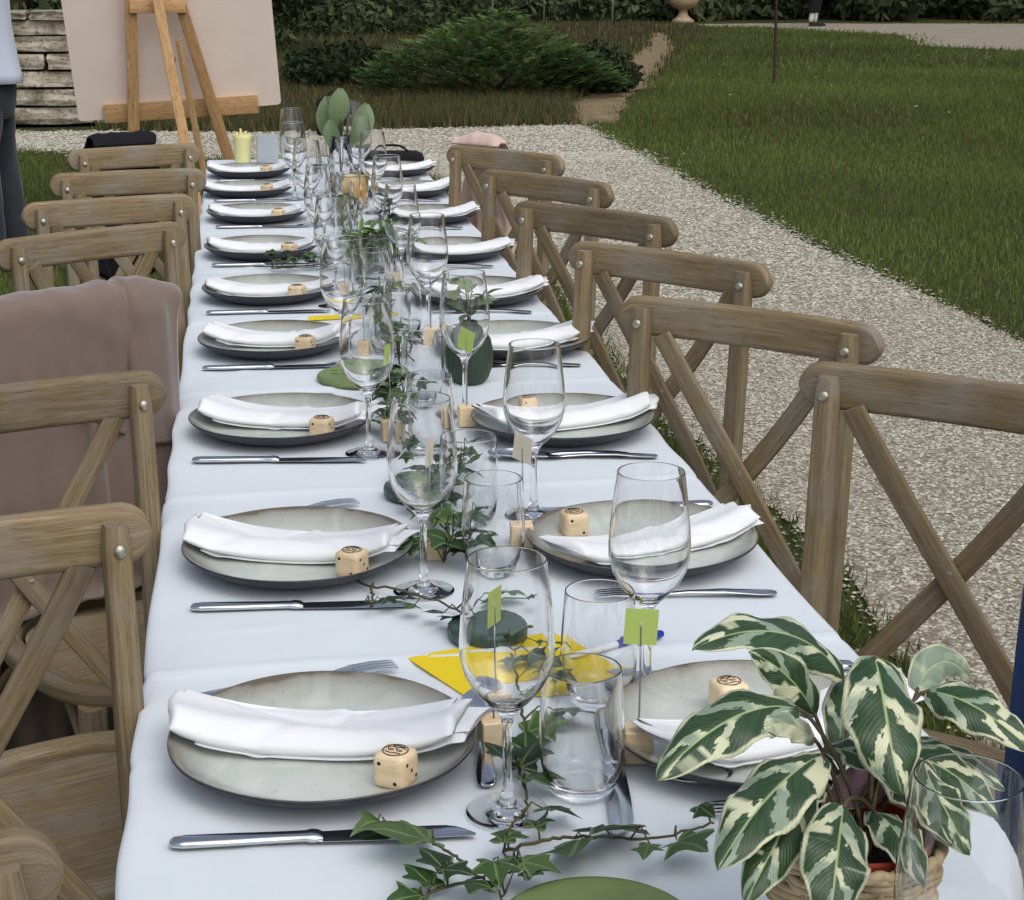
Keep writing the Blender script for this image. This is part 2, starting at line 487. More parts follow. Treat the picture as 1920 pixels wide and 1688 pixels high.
# ================================================================== the setting
def m_ground():
    t = NT('lawn_soil'); v = t.coord('Object')
    n1 = t.noise(v, .7, 5); n2 = t.noise(v, 18, 6); n3 = t.noise(v, 90, 4)
    c = t.ramp(n2, [(.3, srgb(40, 48, 24)), (.55, srgb(58, 66, 34)), (.75, srgb(76, 78, 46))])
    c = t.mix(t.ramp(n1, [(.45, (0, 0, 0)), (.75, (.5, .5, .5))]), c, c4(srgb(84, 76, 50)))
    M['lawn_soil'] = t.bsdf(c, .95, 0, t.bump(n3, .8, .01), .1)
    t = NT('gravel_bed'); v = t.coord('Object')
    vo = t.n('ShaderNodeTexVoronoi'); t.l(v, vo.inputs['Vector']); vo.inputs['Scale'].default_value = 75
    n1 = t.noise(v, 1.2, 4); n2 = t.noise(v, 260, 3)
    sepc = t.n('ShaderNodeSeparateColor'); t.l(vo.outputs['Color'], sepc.inputs[0])
    c = t.ramp(sepc.outputs[0], [(0, srgb(120, 110, 94)), (.5, srgb(164, 154, 138)), (1, srgb(196, 188, 174))])
    c = t.mix(t.ramp(vo.outputs['Distance'], [(.35, (0, 0, 0)), (.75, (.7, .7, .7))]), c, c4(srgb(142, 128, 106)))
    c = t.mix(t.ramp(n1, [(.5, (0, 0, 0)), (.75, (.35, .35, .35))]), c, c4(srgb(128, 112, 88)))
    h = t.math('SUBTRACT', n2, vo.outputs['Distance'])
    M['gravel_bed'] = t.bsdf(c, .95, 0, t.bump(h, .8, .008), .15)
    t = NT('bare_earth'); v = t.coord('Object')
    n1 = t.noise(v, 6, 6); n2 = t.noise(v, 120, 4)
    M['bare_earth'] = t.bsdf(t.ramp(n1, [(.3, srgb(112, 98, 72)), (.7, srgb(150, 132, 102))]), .95, 0, t.bump(n2, .7, .01), .1)
    t = NT('wall_stone'); v = t.coord('Object'); rn = t.rand()
    cmb = t.n('ShaderNodeCombineXYZ'); t.l(t.math('MULTIPLY', rn, 20.0), cmb.inputs[0]); t.l(t.math('MULTIPLY', rn, 7.0), cmb.inputs[2])
    mv = t.mapping(v, (1, 1, 1), cmb.outputs[0])
    n1 = t.noise(mv, 5, 6, .65); n2 = t.noise(mv, 30, 5)
    c = t.ramp(n1, [(.34, srgb(106, 99, 80)), (.48, srgb(154, 145, 126)), (.64, srgb(192, 182, 166))])
    c = t.mix(t.ramp(n2, [(.55, (0, 0, 0)), (.68, (.8, .8, .8))]), c, c4(srgb(84, 78, 58)))
    M['wall_stone'] = t.bsdf(c, .95, 0, t.bump(t.math('ADD', n1, n2), .8, .02), .15)
m_ground()
plain('mortar', srgb(104, 96, 78), .95, var=.3, scale=20, bump=.5, bd=.01)
plain('bark', srgb(70, 58, 46), .95, var=.4, scale=14, bump=.8, bd=.02)

def sheet(name, outline, z, mat):
    me = bpy.data.meshes.new(name)
    me.from_pydata([(x, y, z) for x, y in outline], [], [tuple(range(len(outline)))])
    me.materials.append(mat)
    return tag(obj(name, me), kind='structure')

def jag(pts, step=.35, amp=.06, seed=1):
    r = random.Random(seed); out = []
    n = len(pts)
    for i in range(n):
        a = Vector(pts[i]); b = Vector(pts[(i + 1) % n]); L = (b - a).length; k = max(1, int(L / step))
        nrm = Vector((-(b - a).y, (b - a).x)).normalized()
        for j in range(k):
            p = a + (b - a) * (j / k)
            if j: p = p + nrm * r.uniform(-amp, amp)
            out.append((p.x, p.y))
    return out

sheet('ground', [(-150, -60), (150, -60), (150, 260), (-150, 260)], 0.0, M['lawn_soil'])
GRAVEL = [(1.36, -2.0), (2.92, -2.0), (2.9, 6.2), (2.86, 9), (2.9, 13.5), (2.93, 15.15), (2.0, 15.05), (.2, 14.85), (-.95, 15.15), (-9, 15.9), (-9, 14.0), (-1.6, 13.7), (-.3, 12.95), (.95, 12.6), (1.25, 11.6), (1.36, 8.4), (1.28, 5.2), (1.34, 4.4)]
sheet('gravel_path', jag(GRAVEL, .22, .05, 3), .005, M['gravel_bed'])
sheet('earth_path', jag([(2.82, 15.25), (3.28, 15.25), (3.72, 16.9), (4.82, 20.5), (6.70, 27), (8.0, 33), (7.7, 33.2), (6.22, 27.3), (4.36, 21.3), (3.2, 17.3)], .5, .14, 5), .006, M['bare_earth'])
sheet('road', jag([(8.2, 36.6), (10.2, 35.4), (12.0, 31.8), (10.9, 27.6), (11.9, 25.6), (14.5, 22), (40, 14), (44, 30), (17, 36.2), (12.5, 37.2), (9.2, 37.4)], .8, .18, 6), .007, M['gravel_bed'])

# ---- loose gravel stones (nobody could count them)
def pebbles(n, xs, ys, smin, smax, seed, inside=None):
    r = np.random.default_rng(seed)
    x = r.uniform(*xs, n); y = r.uniform(*ys, n)
    if inside is not None:
        k = inside(x, y); x = x[k]; y = y[k]; n = len(x)
    s = r.uniform(smin, smax, n)
    octa = np.array([(1, 0, 0), (0, 1, 0), (-1, 0, 0), (0, -1, 0), (0, 0, .8), (0, 0, -.8)], float)
    th = r.uniform(0, 6.283, n); jit = r.uniform(.65, 1.3, (n, 6, 3))
    P = octa[None] * jit
    c, sn = np.cos(th), np.sin(th)
    X = P[:, :, 0] * c[:, None] - P[:, :, 1] * sn[:, None]; Y = P[:, :, 0] * sn[:, None] + P[:, :, 1] * c[:, None]
    tilt = r.uniform(-.5, .5, (n, 1))
    Z = P[:, :, 2] * .45 + X * tilt * .6
    V = np.stack([X * s[:, None] + x[:, None], Y * s[:, None] + y[:, None], Z * s[:, None] + .005 + s[:, None] * .12], -1).reshape(-1, 3)
    F = np.array([(0, 1, 4), (1, 2, 4), (2, 3, 4), (3, 0, 4), (1, 0, 5), (2, 1, 5), (3, 2, 5), (0, 3, 5)])
    F = (F[None] + (np.arange(n) * 6)[:, None, None]).reshape(-1, 3)
    tone = r.choice([.32, .42, .51, .60, .72], n, p=[.10, .25, .33, .22, .10]) * r.uniform(.85, 1.12, n)
    warm = r.uniform(0, 1, n)
    col = np.stack([tone * (1.02 + .06 * warm), tone * (.97 + .01 * warm), tone * (.80 - .10 * warm)], -1)
    return V, F, np.repeat(col, 6, 0)

def poly_inside(poly):
    P = np.array(poly)
    def f(x, y):
        ins = np.zeros(len(x), bool); j = len(P) - 1
        for i in range(len(P)):
            xi, yi, xj, yj = *P[i], *P[j]
            c = ((yi > y) != (yj > y)) & (x < (xj - xi) * (y - yi) / (yj - yi + 1e-12) + xi)
            ins ^= c; j = i
        return ins
    return f
in_gravel = poly_inside(GRAVEL)
def fuzzy(poly_f, amp, seed):
    r = np.random.default_rng(seed)
    return lambda x, y: poly_f(x + r.normal(0, amp, len(x)), y + r.normal(0, amp, len(y)))
def joined(parts):
    V = []; F = []; C = []; b = 0
    for v, f, c in parts:
        V.append(v); F.append(f + b); C.append(c); b += len(v)
    return np.concatenate(V), np.concatenate(F), np.concatenate(C)
V, F, C = joined([
    pebbles(60000, (1.1, 3.0), (1.5, 7.0), .0036, .0092, 1, fuzzy(in_gravel, .05, 8)),
    pebbles(36000, (1.0, 3.05), (7.0, 13.0), .006, .014, 2, fuzzy(in_gravel, .06, 9)),
    pebbles(26000, (-3.2, 3.05), (12.4, 15.6), .009, .020, 3, fuzzy(in_gravel, .08, 10))])
tag(obj('gravel', np_mesh('gravel', V, F, M['pebble'], C)), 'loose pale limestone gravel covering the path', 'gravel', kind='stuff')

# ---- grass (stuff)
def blades(n, xs, ys, h, w, seed, c0, c1, dry=.1, cdry=(.19, .15, .075), mask=None, lean=.5):
    r = np.random.default_rng(seed)
    x = r.uniform(*xs, n); y = r.uniform(*ys, n)
    if mask is not None:
        k = mask(x, y); x = x[k]; y = y[k]; n = len(x)
    # clumped height
    cl = .5 + .5 * np.sin(x * 5.1 + 2 * np.sin(y * 3.3)) * np.sin(y * 4.3 + 1.7 * np.sin(x * 2.9))
    H = h * r.uniform(.45, 1.15, n) * (.7 + .5 * cl); Wd = w * r.uniform(.6, 1.3, n)
    a = r.uniform(0, 6.283, n); l = r.uniform(.1, 1, n) * lean; b = r.uniform(0, 6.283, n)
    dx, dy = np.cos(a) * Wd / 2, np.sin(a) * Wd / 2
    z0 = np.full(n, -.002)
    V = np.stack([np.stack([x - dx, y - dy, z0], -1), np.stack([x + dx, y + dy, z0], -1),
                  np.stack([x + np.cos(b) * l * H, y + np.sin(b) * l * H, H], -1)], 1).reshape(-1, 3)
    F = np.arange(n * 3).reshape(-1, 3)
    f = r.uniform(0, 1, n)[:, None]
    col = np.array(c0)[None] * (1 - f) + np.array(c1)[None] * f
    big = (.5 + .5 * np.sin(x * .9 + 1.3 * np.sin(y * .6)) * np.sin(y * .8 + x * .35))[:, None]
    col = col * (.72 + .5 * big)
    dd = r.uniform(0, 1, n) < dry * (.4 + 1.2 * (1 - big[:, 0]))
    col[dd] = np.array(cdry) * r.uniform(.7, 1.3, (dd.sum(), 1))
    return V, F, np.repeat(col, 3, 0)
GA, GB = (.094, .126, .030), (.175, .212, .058)
not_gravel = lambda x, y: ~in_gravel(x, y)
nf = fuzzy(not_gravel, .04, 20)
in_earth = poly_inside([(2.82, 15.25), (3.28, 15.25), (3.72, 16.9), (4.82, 20.5), (6.70, 27), (8.0, 33), (7.7, 33.2), (6.22, 27.3), (4.36, 21.3), (3.2, 17.3)])
in_road = poly_inside([(8.2, 36.6), (10.2, 35.4), (12.0, 31.8), (10.9, 27.6), (11.9, 25.6), (14.5, 22), (40, 14), (44, 30), (17, 36.2), (12.5, 37.2), (9.2, 37.4)])
off_paths = lambda x, y: ~fuzzy(in_earth, .07, 21)(x, y) & ~fuzzy(in_road, .25, 22)(x, y)
V, F, C = joined([
    blades(52000, (.55, 1.55), (1.6, 9.0), .055, .006, 31, GA, (.14, .17, .052), .10, mask=nf, lean=.8),
    blades(9000, (.5, 1.5), (9.0, 13.0), .06, .009, 32, GA, GB, .1, mask=nf),
    blades(110000, (2.8, 7.5), (4.5, 13.0), .042, .007, 33, GA, GB, .10, mask=nf, lean=.7),
    blades(90000, (2.85, 11.0), (13.0, 22.0), .055, .013, 34, GA, GB, .12, mask=lambda x, y: nf(x, y) & off_paths(x, y) & (x > 2.9 + (y - 15.3) * .30)),
    blades(60000, (4.0, 18.0), (22.0, 37.0), .075, .028, 35, GA, (.125, .155, .048), .12, mask=lambda x, y: off_paths(x, y) & (x > 2.9 + (y - 15.3) * .28))])
tag(obj('lawn_grass', np_mesh('lawn_grass', V, F, M['grass_blade'], C)), 'short green lawn grass beyond the gravel path', 'grass', kind='stuff')
V, F, C = joined([
    blades(40000, (-1.6, -.05), (1.3, 8.0), .05, .006, 41, GA, GB, .08),
    blades(36000, (-3.0, .9), (8.0, 14.2), .05, .010, 42, GA, GB, .06, mask=nf)])
tag(obj('table_grass', np_mesh('table_grass', V, F, M['grass_blade'], C)), 'green grass around and behind the chairs opposite the gravel path', 'grass', kind='stuff')
V, F, C = joined([
    blades(60000, (-1.2, 4.8), (14.7, 19.5), .13, .010, 51, (.052, .060, .022), (.112, .118, .044), .35, (.19, .15, .075), mask=lambda x, y: nf(x, y) & (x < 2.95 + (y - 15.3) * .30) & off_paths(x, y), lean=.7),
    blades(60000, (-3.0, 9.5), (19.5, 37.0), .14, .026, 52, (.048, .058, .022), (.105, .115, .044), .35, (.18, .14, .075), mask=lambda x, y: (x < 3.3 + (y - 15.3) * .30) & off_paths(x, y))])
tag(obj('rough_grass', np_mesh('rough_grass', V, F, M['grass_blade'], C)), 'darker rough grass with dry stalks in front of the spreading juniper', 'grass', kind='stuff')
# fallen leaves and daisies on the lawn
r_ = np.random.default_rng(77); n_ = 110
x_ = r_.uniform(2.9, 10.5, n_); y_ = r_.uniform(6.5, 25, n_); s_ = r_.uniform(.006, .016, n_); a_ = r_.uniform(0, 6.28, n_)
q_ = np.array([(-1, -.5, 0), (1, -.5, .4), (1, .5, .9), (-1, .5, .5)])
V = np.stack([x_[:, None] + (q_[None, :, 0] * np.cos(a_)[:, None] - q_[None, :, 1] * np.sin(a_)[:, None]) * s_[:, None],
              y_[:, None] + (q_[None, :, 0] * np.sin(a_)[:, None] + q_[None, :, 1] * np.cos(a_)[:, None]) * s_[:, None],
              .045 + q_[None, :, 2] * s_[:, None]], -1).reshape(-1, 3)
C = np.repeat(np.array([(.45, .42, .30)]) * r_.uniform(.5, 1.2, (n_, 1)), 4, 0)
tag(obj('fallen_leaves', np_mesh('fallen_leaves', V, np.arange(n_ * 4).reshape(-1, 4), M['grass_blade'], C)), 'pale fallen leaves scattered over the lawn', 'leaves', kind='stuff')

# ---- dry stone wall, every stone a part
wall = thing('stone_wall', 'low wall of pale weathered limestone blocks behind the easel', 'wall', (0, 15.75, 0))
core = MB(); core.box((-3.1, .12, .42), (4.3, .22, .82)); obj('mortar_core', core.mesh('mortar_core', M['mortar'], False), wall)
def stone_mesh(seed, L, H, D=.30):
    r = random.Random(seed); bm = bmesh.new()
    bmesh.ops.create_cube(bm, size=1)
    bmesh.ops.subdivide_edges(bm, edges=bm.edges, cuts=2, use_grid_fill=True)
    for v in bm.verts:
        e = sum(abs(c) > .49 for c in v.co)
        v.co.x *= L * (1 - .02 * (e - 1)); v.co.y *= D * (1 - .04 * (e - 1)); v.co.z *= H * (1 - .06 * (e - 1))
        v.co += Vector((r.uniform(-.008, .008), r.uniform(-.02, .02), r.uniform(-.006, .006)))
    me = bpy.data.meshes.new('stone'); bm.to_mesh(me); bm.free(); me.materials.append(M['wall_stone'])
    return me
stones = {}
z = 0.02
for c in range(6):
    H = [.16, .15, .145, .15, .14, .13][c]; x = -5.2 + .13 * (c % 3)
    xe = -.86 - .05 * (c % 2) - (.12 if c > 3 else 0)
    while x < xe:
        k = rnd.choice([0, 1, 2, 3]); L = [.74, .96, 1.18, .58][k]
        if x + L > xe + .1: L = max(.18, xe - x)
        key = (k if abs(L - [.74, .96, 1.18, .58][k]) < 1e-6 else round(L, 2), c)
        if key not in stones: stones[key] = stone_mesh(hash(key) % 9999, L - .012, H - .010)
        o = obj('stone', stones[key], wall, (x + L / 2, rnd.uniform(-.035, .02), z + H / 2), (0, rnd.uniform(-.008, .008), rnd.uniform(-.015, .015)))
        x += L
    z += H
x = -5.2
while x < -1.0:
    L = rnd.choice([.5, .62]); L = min(L, -.95 - x)
    if L < .12: break
    key = ('cap', round(L, 2))
    if key not in stones: stones[key] = stone_mesh(len(stones) + 5, L - .02, .07, .40)
    obj('cap_stone', stones[key], wall, (x + L / 2, 0, z + .035)); x += L

# ---- leafy masses
def leaf_cloud(n, blobs, size, seed, c0, c1, flat=.0):
    """small leaf quads spread through the volume of several blobs (x,y,z,rx,ry,rz)"""
    r = np.random.default_rng(seed)
    B = np.array(blobs); w = B[:, 3] * B[:, 4] * B[:, 5]; k = r.choice(len(B), n, p=w / w.sum())
    d = r.normal(size=(n, 3)); d /= np.linalg.norm(d, axis=1)[:, None]
    rad = r.uniform(.35, 1, n) ** .5
    c = B[k, :3] + d * rad[:, None] * B[k, 3:] * (1 + .14 * np.sin(d[:, :1] * 9 + k[:, None]) * np.cos(d[:, 2:] * 7))
    nrm = d + r.normal(0, .7, (n, 3)); nrm[:, 2] += .3; nrm /= np.linalg.norm(nrm, axis=1)[:, None]
    a = np.cross(nrm, r.normal(size=(n, 3))); a /= np.linalg.norm(a, axis=1)[:, None]; b = np.cross(nrm, a)
    s = size * r.uniform(.6, 1.4, n)[:, None]
    V = np.stack([c - a * s, c - b * s * .45, c + a * s, c + b * s * .45], 1).reshape(-1, 3)
    F = np.arange(n * 4).reshape(-1, 4)
    f = r.uniform(0, 1, (n, 1)); col = np.array(c0) * (1 - f) + np.array(c1) * f
    col *= (.75 + .5 * r.uniform(0, 1, len(B)))[k][:, None]
    keep = c[:, 2] > .03
    return V.reshape(n, 4, 3)[keep].reshape(-1, 3), np.arange(keep.sum() * 4).reshape(-1, 4), np.repeat(col[keep], 4, 0)

def make_tree(name, label, cat, loc, seed, height, width, trunk_h, c0, c1, n=7000, leaf=.10, group=None, scale_low=True):
    r = random.Random(seed)
    o = thing(name, label, cat, loc, r.uniform(0, 6.28), group)
    tr = MB()
    tr.tube([(0, 0, -.1), (.03, .02, trunk_h * .5), (-.02, .05, trunk_h), (.04, 0, height * .75)], [width * .055, width * .045, width * .04, .02], 10)
    for i in range(7):
        a = r.uniform(0, 6.28); z0 = trunk_h * .6 + (height - trunk_h) * .5 * r.random()
        L = width * r.uniform(.25, .42)
        tr.tube([(0, 0, z0), (math.cos(a) * L * .5, math.sin(a) * L * .5, z0 + .22 * L), (math.cos(a) * L, math.sin(a) * L, z0 + .55 * L)], [width * .022, width * .014, .008], 6)
    obj('trunk', tr.mesh('trunk', M['bark']), o)
    blobs = []
    for i in range(16):
        a = r.uniform(0, 6.28); q = r.random() ** .6 * width * (.36 if i >= 6 else .42)
        zz = .26 if i < 6 else r.uniform(.35, height * .9)
        s = width * r.uniform(.16, .26)
        blobs.append((math.cos(a) * q, math.sin(a) * q, zz, s, s, s * .8 if i >= 6 else .45))
    V, F, C = leaf_cloud(n, blobs, leaf, seed, c0, c1)
    obj('crown', np_mesh('crown', V, F, M['tree_leaf'], C), o)
    return o

DK0, DK1 = (.030, .042, .020), (.085, .108, .048)
hedge_spots = [(-5.2, 21, 2.6, 'behind the stone wall'), (-2.6, 22.5, 2.6, 'just behind the end of the stone wall'), (-.4, 27.5, 3.0, 'between the stone wall and the spreading juniper'), (1.9, 33, 3.0, 'straight behind the spreading juniper'),
               (4.6, 40.3, 3.2, 'behind the thin pale garden stakes'), (7.6, 40.6, 3.2, 'left of the stone urn, behind the stakes')]
for i, (x, y, w, where) in enumerate(hedge_spots):
    make_tree('evergreen_shrub', 'dense dark evergreen shrub ' + where, 'shrub', (x, y, 0), 100 + i, 3.2, w * 1.25, .3, DK0, DK1, 6000, .09, 'dark evergreen shrubs at the back of the garden')
tree_spots = [(11.0, 40.6, 'just beside the stone urn, edge of the road'), (14.0, 40.0, 'behind the figure walking on the road'), (17.2, 39.2, 'second along the road from the walking figure'), (20.8, 38.4, 'third along the road from the walking figure'), (24.6, 37.2, 'farthest along the road from the urn')]
for i, (x, y, where) in enumerate(tree_spots):
    make_tree('roadside_tree', 'dark bushy tree ' + where, 'tree', (x, y, 0), 140 + i, 5.0, 4.6, .9, (.030, .038, .020), (.085, .098, .044), 8000, .13, 'dark trees along the pale road')

# ---- spreading juniper
def juniper():
    o = thing('juniper_shrub', 'low spreading juniper with bright green feathery tips in the rough grass', 'shrub', (2.60, 18.45, 0)); o.scale = (.97, .95, .80)
    r = np.random.default_rng(5); R2 = random.Random(5)
    st = MB()
    for i in range(9):
        a = i * .7; st.tube([(0, 0, .02), (math.cos(a) * .5, math.sin(a) * .4, .25), (math.cos(a) * 1.1, math.sin(a) * .7, .42)], [.035, .022, .008], 6)
    obj('branch', st.mesh('branch', M['bark']), o)
    Vs = []; Cs = []
    nb = 2300
    for i in range(nb):
        a = R2.uniform(0, 6.28); q = R2.random() ** .55
        bx, by = math.cos(a) * q * 1.45, math.sin(a) * q * 1.15
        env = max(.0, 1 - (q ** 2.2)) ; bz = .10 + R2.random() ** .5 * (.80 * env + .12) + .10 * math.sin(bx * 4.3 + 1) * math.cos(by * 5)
        dirv = np.array([math.cos(a) + R2.uniform(-.5, .5), math.sin(a) * .9 + R2.uniform(-.5, .5), R2.uniform(.05, .75)]); dirv /= np.linalg.norm(dirv)
        L = R2.uniform(.10, .23); side = np.cross(dirv, (0, 0, 1)); side /= np.linalg.norm(side) + 1e-9; up = np.cross(side, dirv)
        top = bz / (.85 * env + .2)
        br = .6 + 1.4 * max(0, top - .35) * R2.uniform(.7, 1.3)  # higher sprays brighter: green tips plus a top highlight put into the colour
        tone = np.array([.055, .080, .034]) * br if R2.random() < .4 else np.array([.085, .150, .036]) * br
        b0 = np.array([bx, by, bz]) - dirv * L * .5
        for k in range(11):
            f = (k + .5) / 11; p = b0 + dirv * L * f + np.array([0, 0, -.12 * L * f * f])
            sg = 1 if k % 2 else -1; l = L * .30 * (1.05 - f) + .012
            tip = p + side * sg * l + dirv * l * .9 + up * R2.uniform(-.3, .3) * l
            wv = dirv * .012
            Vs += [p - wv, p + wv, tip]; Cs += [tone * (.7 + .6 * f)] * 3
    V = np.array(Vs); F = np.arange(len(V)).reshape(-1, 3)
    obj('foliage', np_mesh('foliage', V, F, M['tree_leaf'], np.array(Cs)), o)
juniper()
for i, (x, y, w, where) in enumerate([(1.15, 19.6, 1.25, 'low dark round shrub on the stone wall side of the juniper'), (3.72, 18.75, .9, 'low dark round shrub on the earth path side of the juniper')]):
    o = thing('low_shrub', where, 'shrub', (x, y, 0), 0, 'low shrubs beside the juniper')
    st = MB(); st.tube([(0, 0, -.02), (.02, 0, .3), (.1, .05, .5)], [.03, .02, .006], 6); obj('stem', st.mesh('stem', M['bark']), o)
    V, F, C = leaf_cloud(3200, [(0, 0, .24, w * .5, w * .45, .30), (.25, .1, .20, w * .35, .4, .24), (-.3, 0, .2, w * .35, .4, .24)], .045, 200 + i, DK0, (.035, .05, .022))
    obj('foliage', np_mesh('foliage', V, F, M['tree_leaf'], C), o)

# ---- garden stakes, urn, iron post
for i, (x, y, lab) in enumerate([(4.15, 39.2, 'thin pale garden stake nearest the spreading juniper bush end of the row'), (5.5, 38.9, 'thin pale garden stake, second in the row from the juniper'), (6.6, 38.7, 'thin pale garden stake, third in the row from the juniper'), (8.05, 38.4, 'thin pale garden stake closest to the stone urn')]):
    m = MB(); m.tube([(0, 0, -.1), (.005, .0, .8), (-.004, .004, 1.7)], [.020, .018, .016], 7)
    m.tube([(0, 0, 1.2), (.03, .02, 1.21), (.045, .03, 1.25)], [.006, .005, .003], 5)
    tag(obj('garden_stake', m.mesh('garden_stake', M['stake_wood']), None, (x, y, 0), (R(rnd.uniform(-2, 2)), R(rnd.uniform(-2, 2)), 0)), lab, 'stake', 'thin pale stakes at the back of the garden')
u = thing('stone_urn', 'tan stone garden urn on a flared foot beside the road', 'urn', (9.62, 38.4, 0))
m = MB(); m.lathe([(0, 0), (.24, 0), (.24, .05), (.19, .07), (.12, .14), (.085, .22), (.10, .27), (0, .27)], 24); obj('foot', m.mesh('foot', M['urn_stone'], True, 40), u)
m = MB(); m.lathe([(0, .27), (.11, .27), (.22, .31), (.31, .40), (.345, .52), (.33, .60), (.37, .64), (.37, .68), (.32, .68), (.30, .62), (0, .6)], 28); obj('bowl', m.mesh('bowl', M['urn_stone'], True, 40), u)
m = MB(); m.lathe([(0, 0), (.028, 0), (.028, .03), (.018, .05), (.017, 1.2), (.015, 2.1), (.022, 2.12), (0, 2.16)], 12)
tag(obj('iron_post', m.mesh('iron_post', M['iron'], True, 40), None, (5.98, 19.56, 0), (0, R(-1.0), 0)), 'slender dark iron post standing in the lawn', 'post')

# ================================================================== table and cloth
T = .73                      # table-top height (cloth surface)
X0, X1, Y0, Y1 = -.118, .604, .72, 6.27
tb = thing('banquet_table', 'long folding table hidden under the white cloth', 'table', (0, 0, 0))
for k in range(3):
    ya = Y0 + .02 + k * (Y1 - Y0 - .04) / 3; yb = ya + (Y1 - Y0 - .04) / 3 - .006
    m = MB(); m.box(((X0 + X1) / 2, (ya + yb) / 2, T - .022), (X1 - X0 - .02, yb - ya, .03)); obj('tabletop', m.mesh('tabletop', M['box_grey'], False), tb)
    for y in (ya + .22, yb - .22):
        for x in (X0 + .1, X1 - .1):
            m = MB(); m.tube([(x, y, 0), (x, y, T - .037)], .014, 8); obj('leg', m.mesh('leg', M['iron']), tb)

def cloth_mesh():
    r = np.random.default_rng(12)
    ny = 760
    ys = np.linspace(Y0 - .26, Y1 + .26, ny)
    # cross-section parameter: left hem -> top -> right hem
    drop = .27; wt = X1 - X0
    ss = np.concatenate([np.linspace(-drop, -.02, 12), np.linspace(-.014, .02, 7), np.linspace(.03, wt - .03, 90), np.linspace(wt - .02, wt + .014, 7), np.linspace(wt + .02, wt + drop, 12)])
    S, Y = np.meshgrid(ss, ys)
    rad = .006
    X = np.clip(S, 0, wt) + X0
    over = np.maximum(-S, S - wt)                      # distance past the edge
    Z = np.where(over > 0, -np.maximum(over - rad * .3, 0), 0.0)
    # rounded edge
    ed = np.minimum(S, wt - S)
    Z = Z - np.where((ed >= 0) & (ed < .012), .0035 * (1 - ed / .012) ** 2, 0) - np.where(over > 0, .0035, 0)
    yo = np.maximum(Y0 - Y, Y - Y1)
    Yc = np.clip(Y, Y0, Y1)
    hang = np.maximum(over, 0) + np.maximum(yo, 0)
    Z = np.where(yo > 0, np.minimum(Z, -yo), Z)
    # folds in the drape
    ph = np.sin(Y * 7.3 + 1.2 * np.sin(Y * 2.1)) + .6 * np.sin(Y * 15.7 + .7)
    bulge = np.where(over > 0, .001 - .016 * (over / drop) * (1 + .6 * ph) , 0)
    X = X + np.where(S < 0, -bulge, 0) + np.where(S > wt, bulge, 0)
    bul2 = np.where(yo > 0, .012 + .02 * (yo / .26) * (1 + .5 * np.sin(X * 21)), 0)
    Yc = Yc + np.where(Y < Y0, -bul2, 0) + np.where(Y > Y1, bul2, 0)
    # ironed-in fold creases across and along the cloth, small ripples, slack at the edges
    for yc, a in ((1.08, .003), (1.46, .002), (1.66, .005), (2.26, .0036), (2.84, .0036), (3.42, .004), (4.0, .003), (4.58, .003), (5.2, .003), (5.8, .003)):
        yy = Y - yc - .006 * np.sin(S * 9)
        Z += np.where(hang <= 0, a * np.exp(-np.abs(yy) / .006) - a * .35 * np.exp(-((yy + .03) / .03) ** 2), 0)
        X += np.where((over > -.02), -np.sign(S - wt / 2) * .0018 * np.exp(-(yy / .008) ** 2), 0)
    Z += np.where(hang <= 0, .003 * np.exp(-np.abs(S - wt * .5) / .006), 0)
    rip = np.zeros_like(Z)
    for k in range(16):
        kx, ky = r.normal(0, 9), r.normal(0, 7); rip += np.sin(kx * S + ky * Y + r.uniform(0, 6.28)) * r.uniform(.1, .3)
    Z += rip * .0007
    for k in range(34):                                 # short soft wrinkles
        cx, cy_, an, ln, am = r.uniform(0, wt), r.uniform(Y0, Y1), r.uniform(0, 3.14), r.uniform(.04, .14), r.uniform(.0006, .0018)
        du = (S - cx) * np.cos(an) + (Y - cy_) * np.sin(an); dv = -(S - cx) * np.sin(an) + (Y - cy_) * np.cos(an)
        Z += np.where(hang <= 0, am * np.exp(-(du / ln) ** 2 - (dv / .007) ** 2), 0)
    X += np.where(ed < .02, .0016 * np.sin(Y * 23 + 2 * np.sin(Y * 5)), 0)
    V = np.stack([X, Yc, T + Z], -1).reshape(-1, 3)
    n = len(ss); i, j = np.meshgrid(np.arange(ny - 1), np.arange(n - 1), indexing='ij')
    F = np.stack([i * n + j, i * n + j + 1, (i + 1) * n + j + 1, (i + 1) * n + j], -1).reshape(-1, 4)
    return np_mesh('tablecloth', V, F, M['tablecloth_fabric'], None, True)
tag(obj('tablecloth', cloth_mesh()), 'long white tablecloth with pressed fold creases over the banquet table', 'tablecloth')

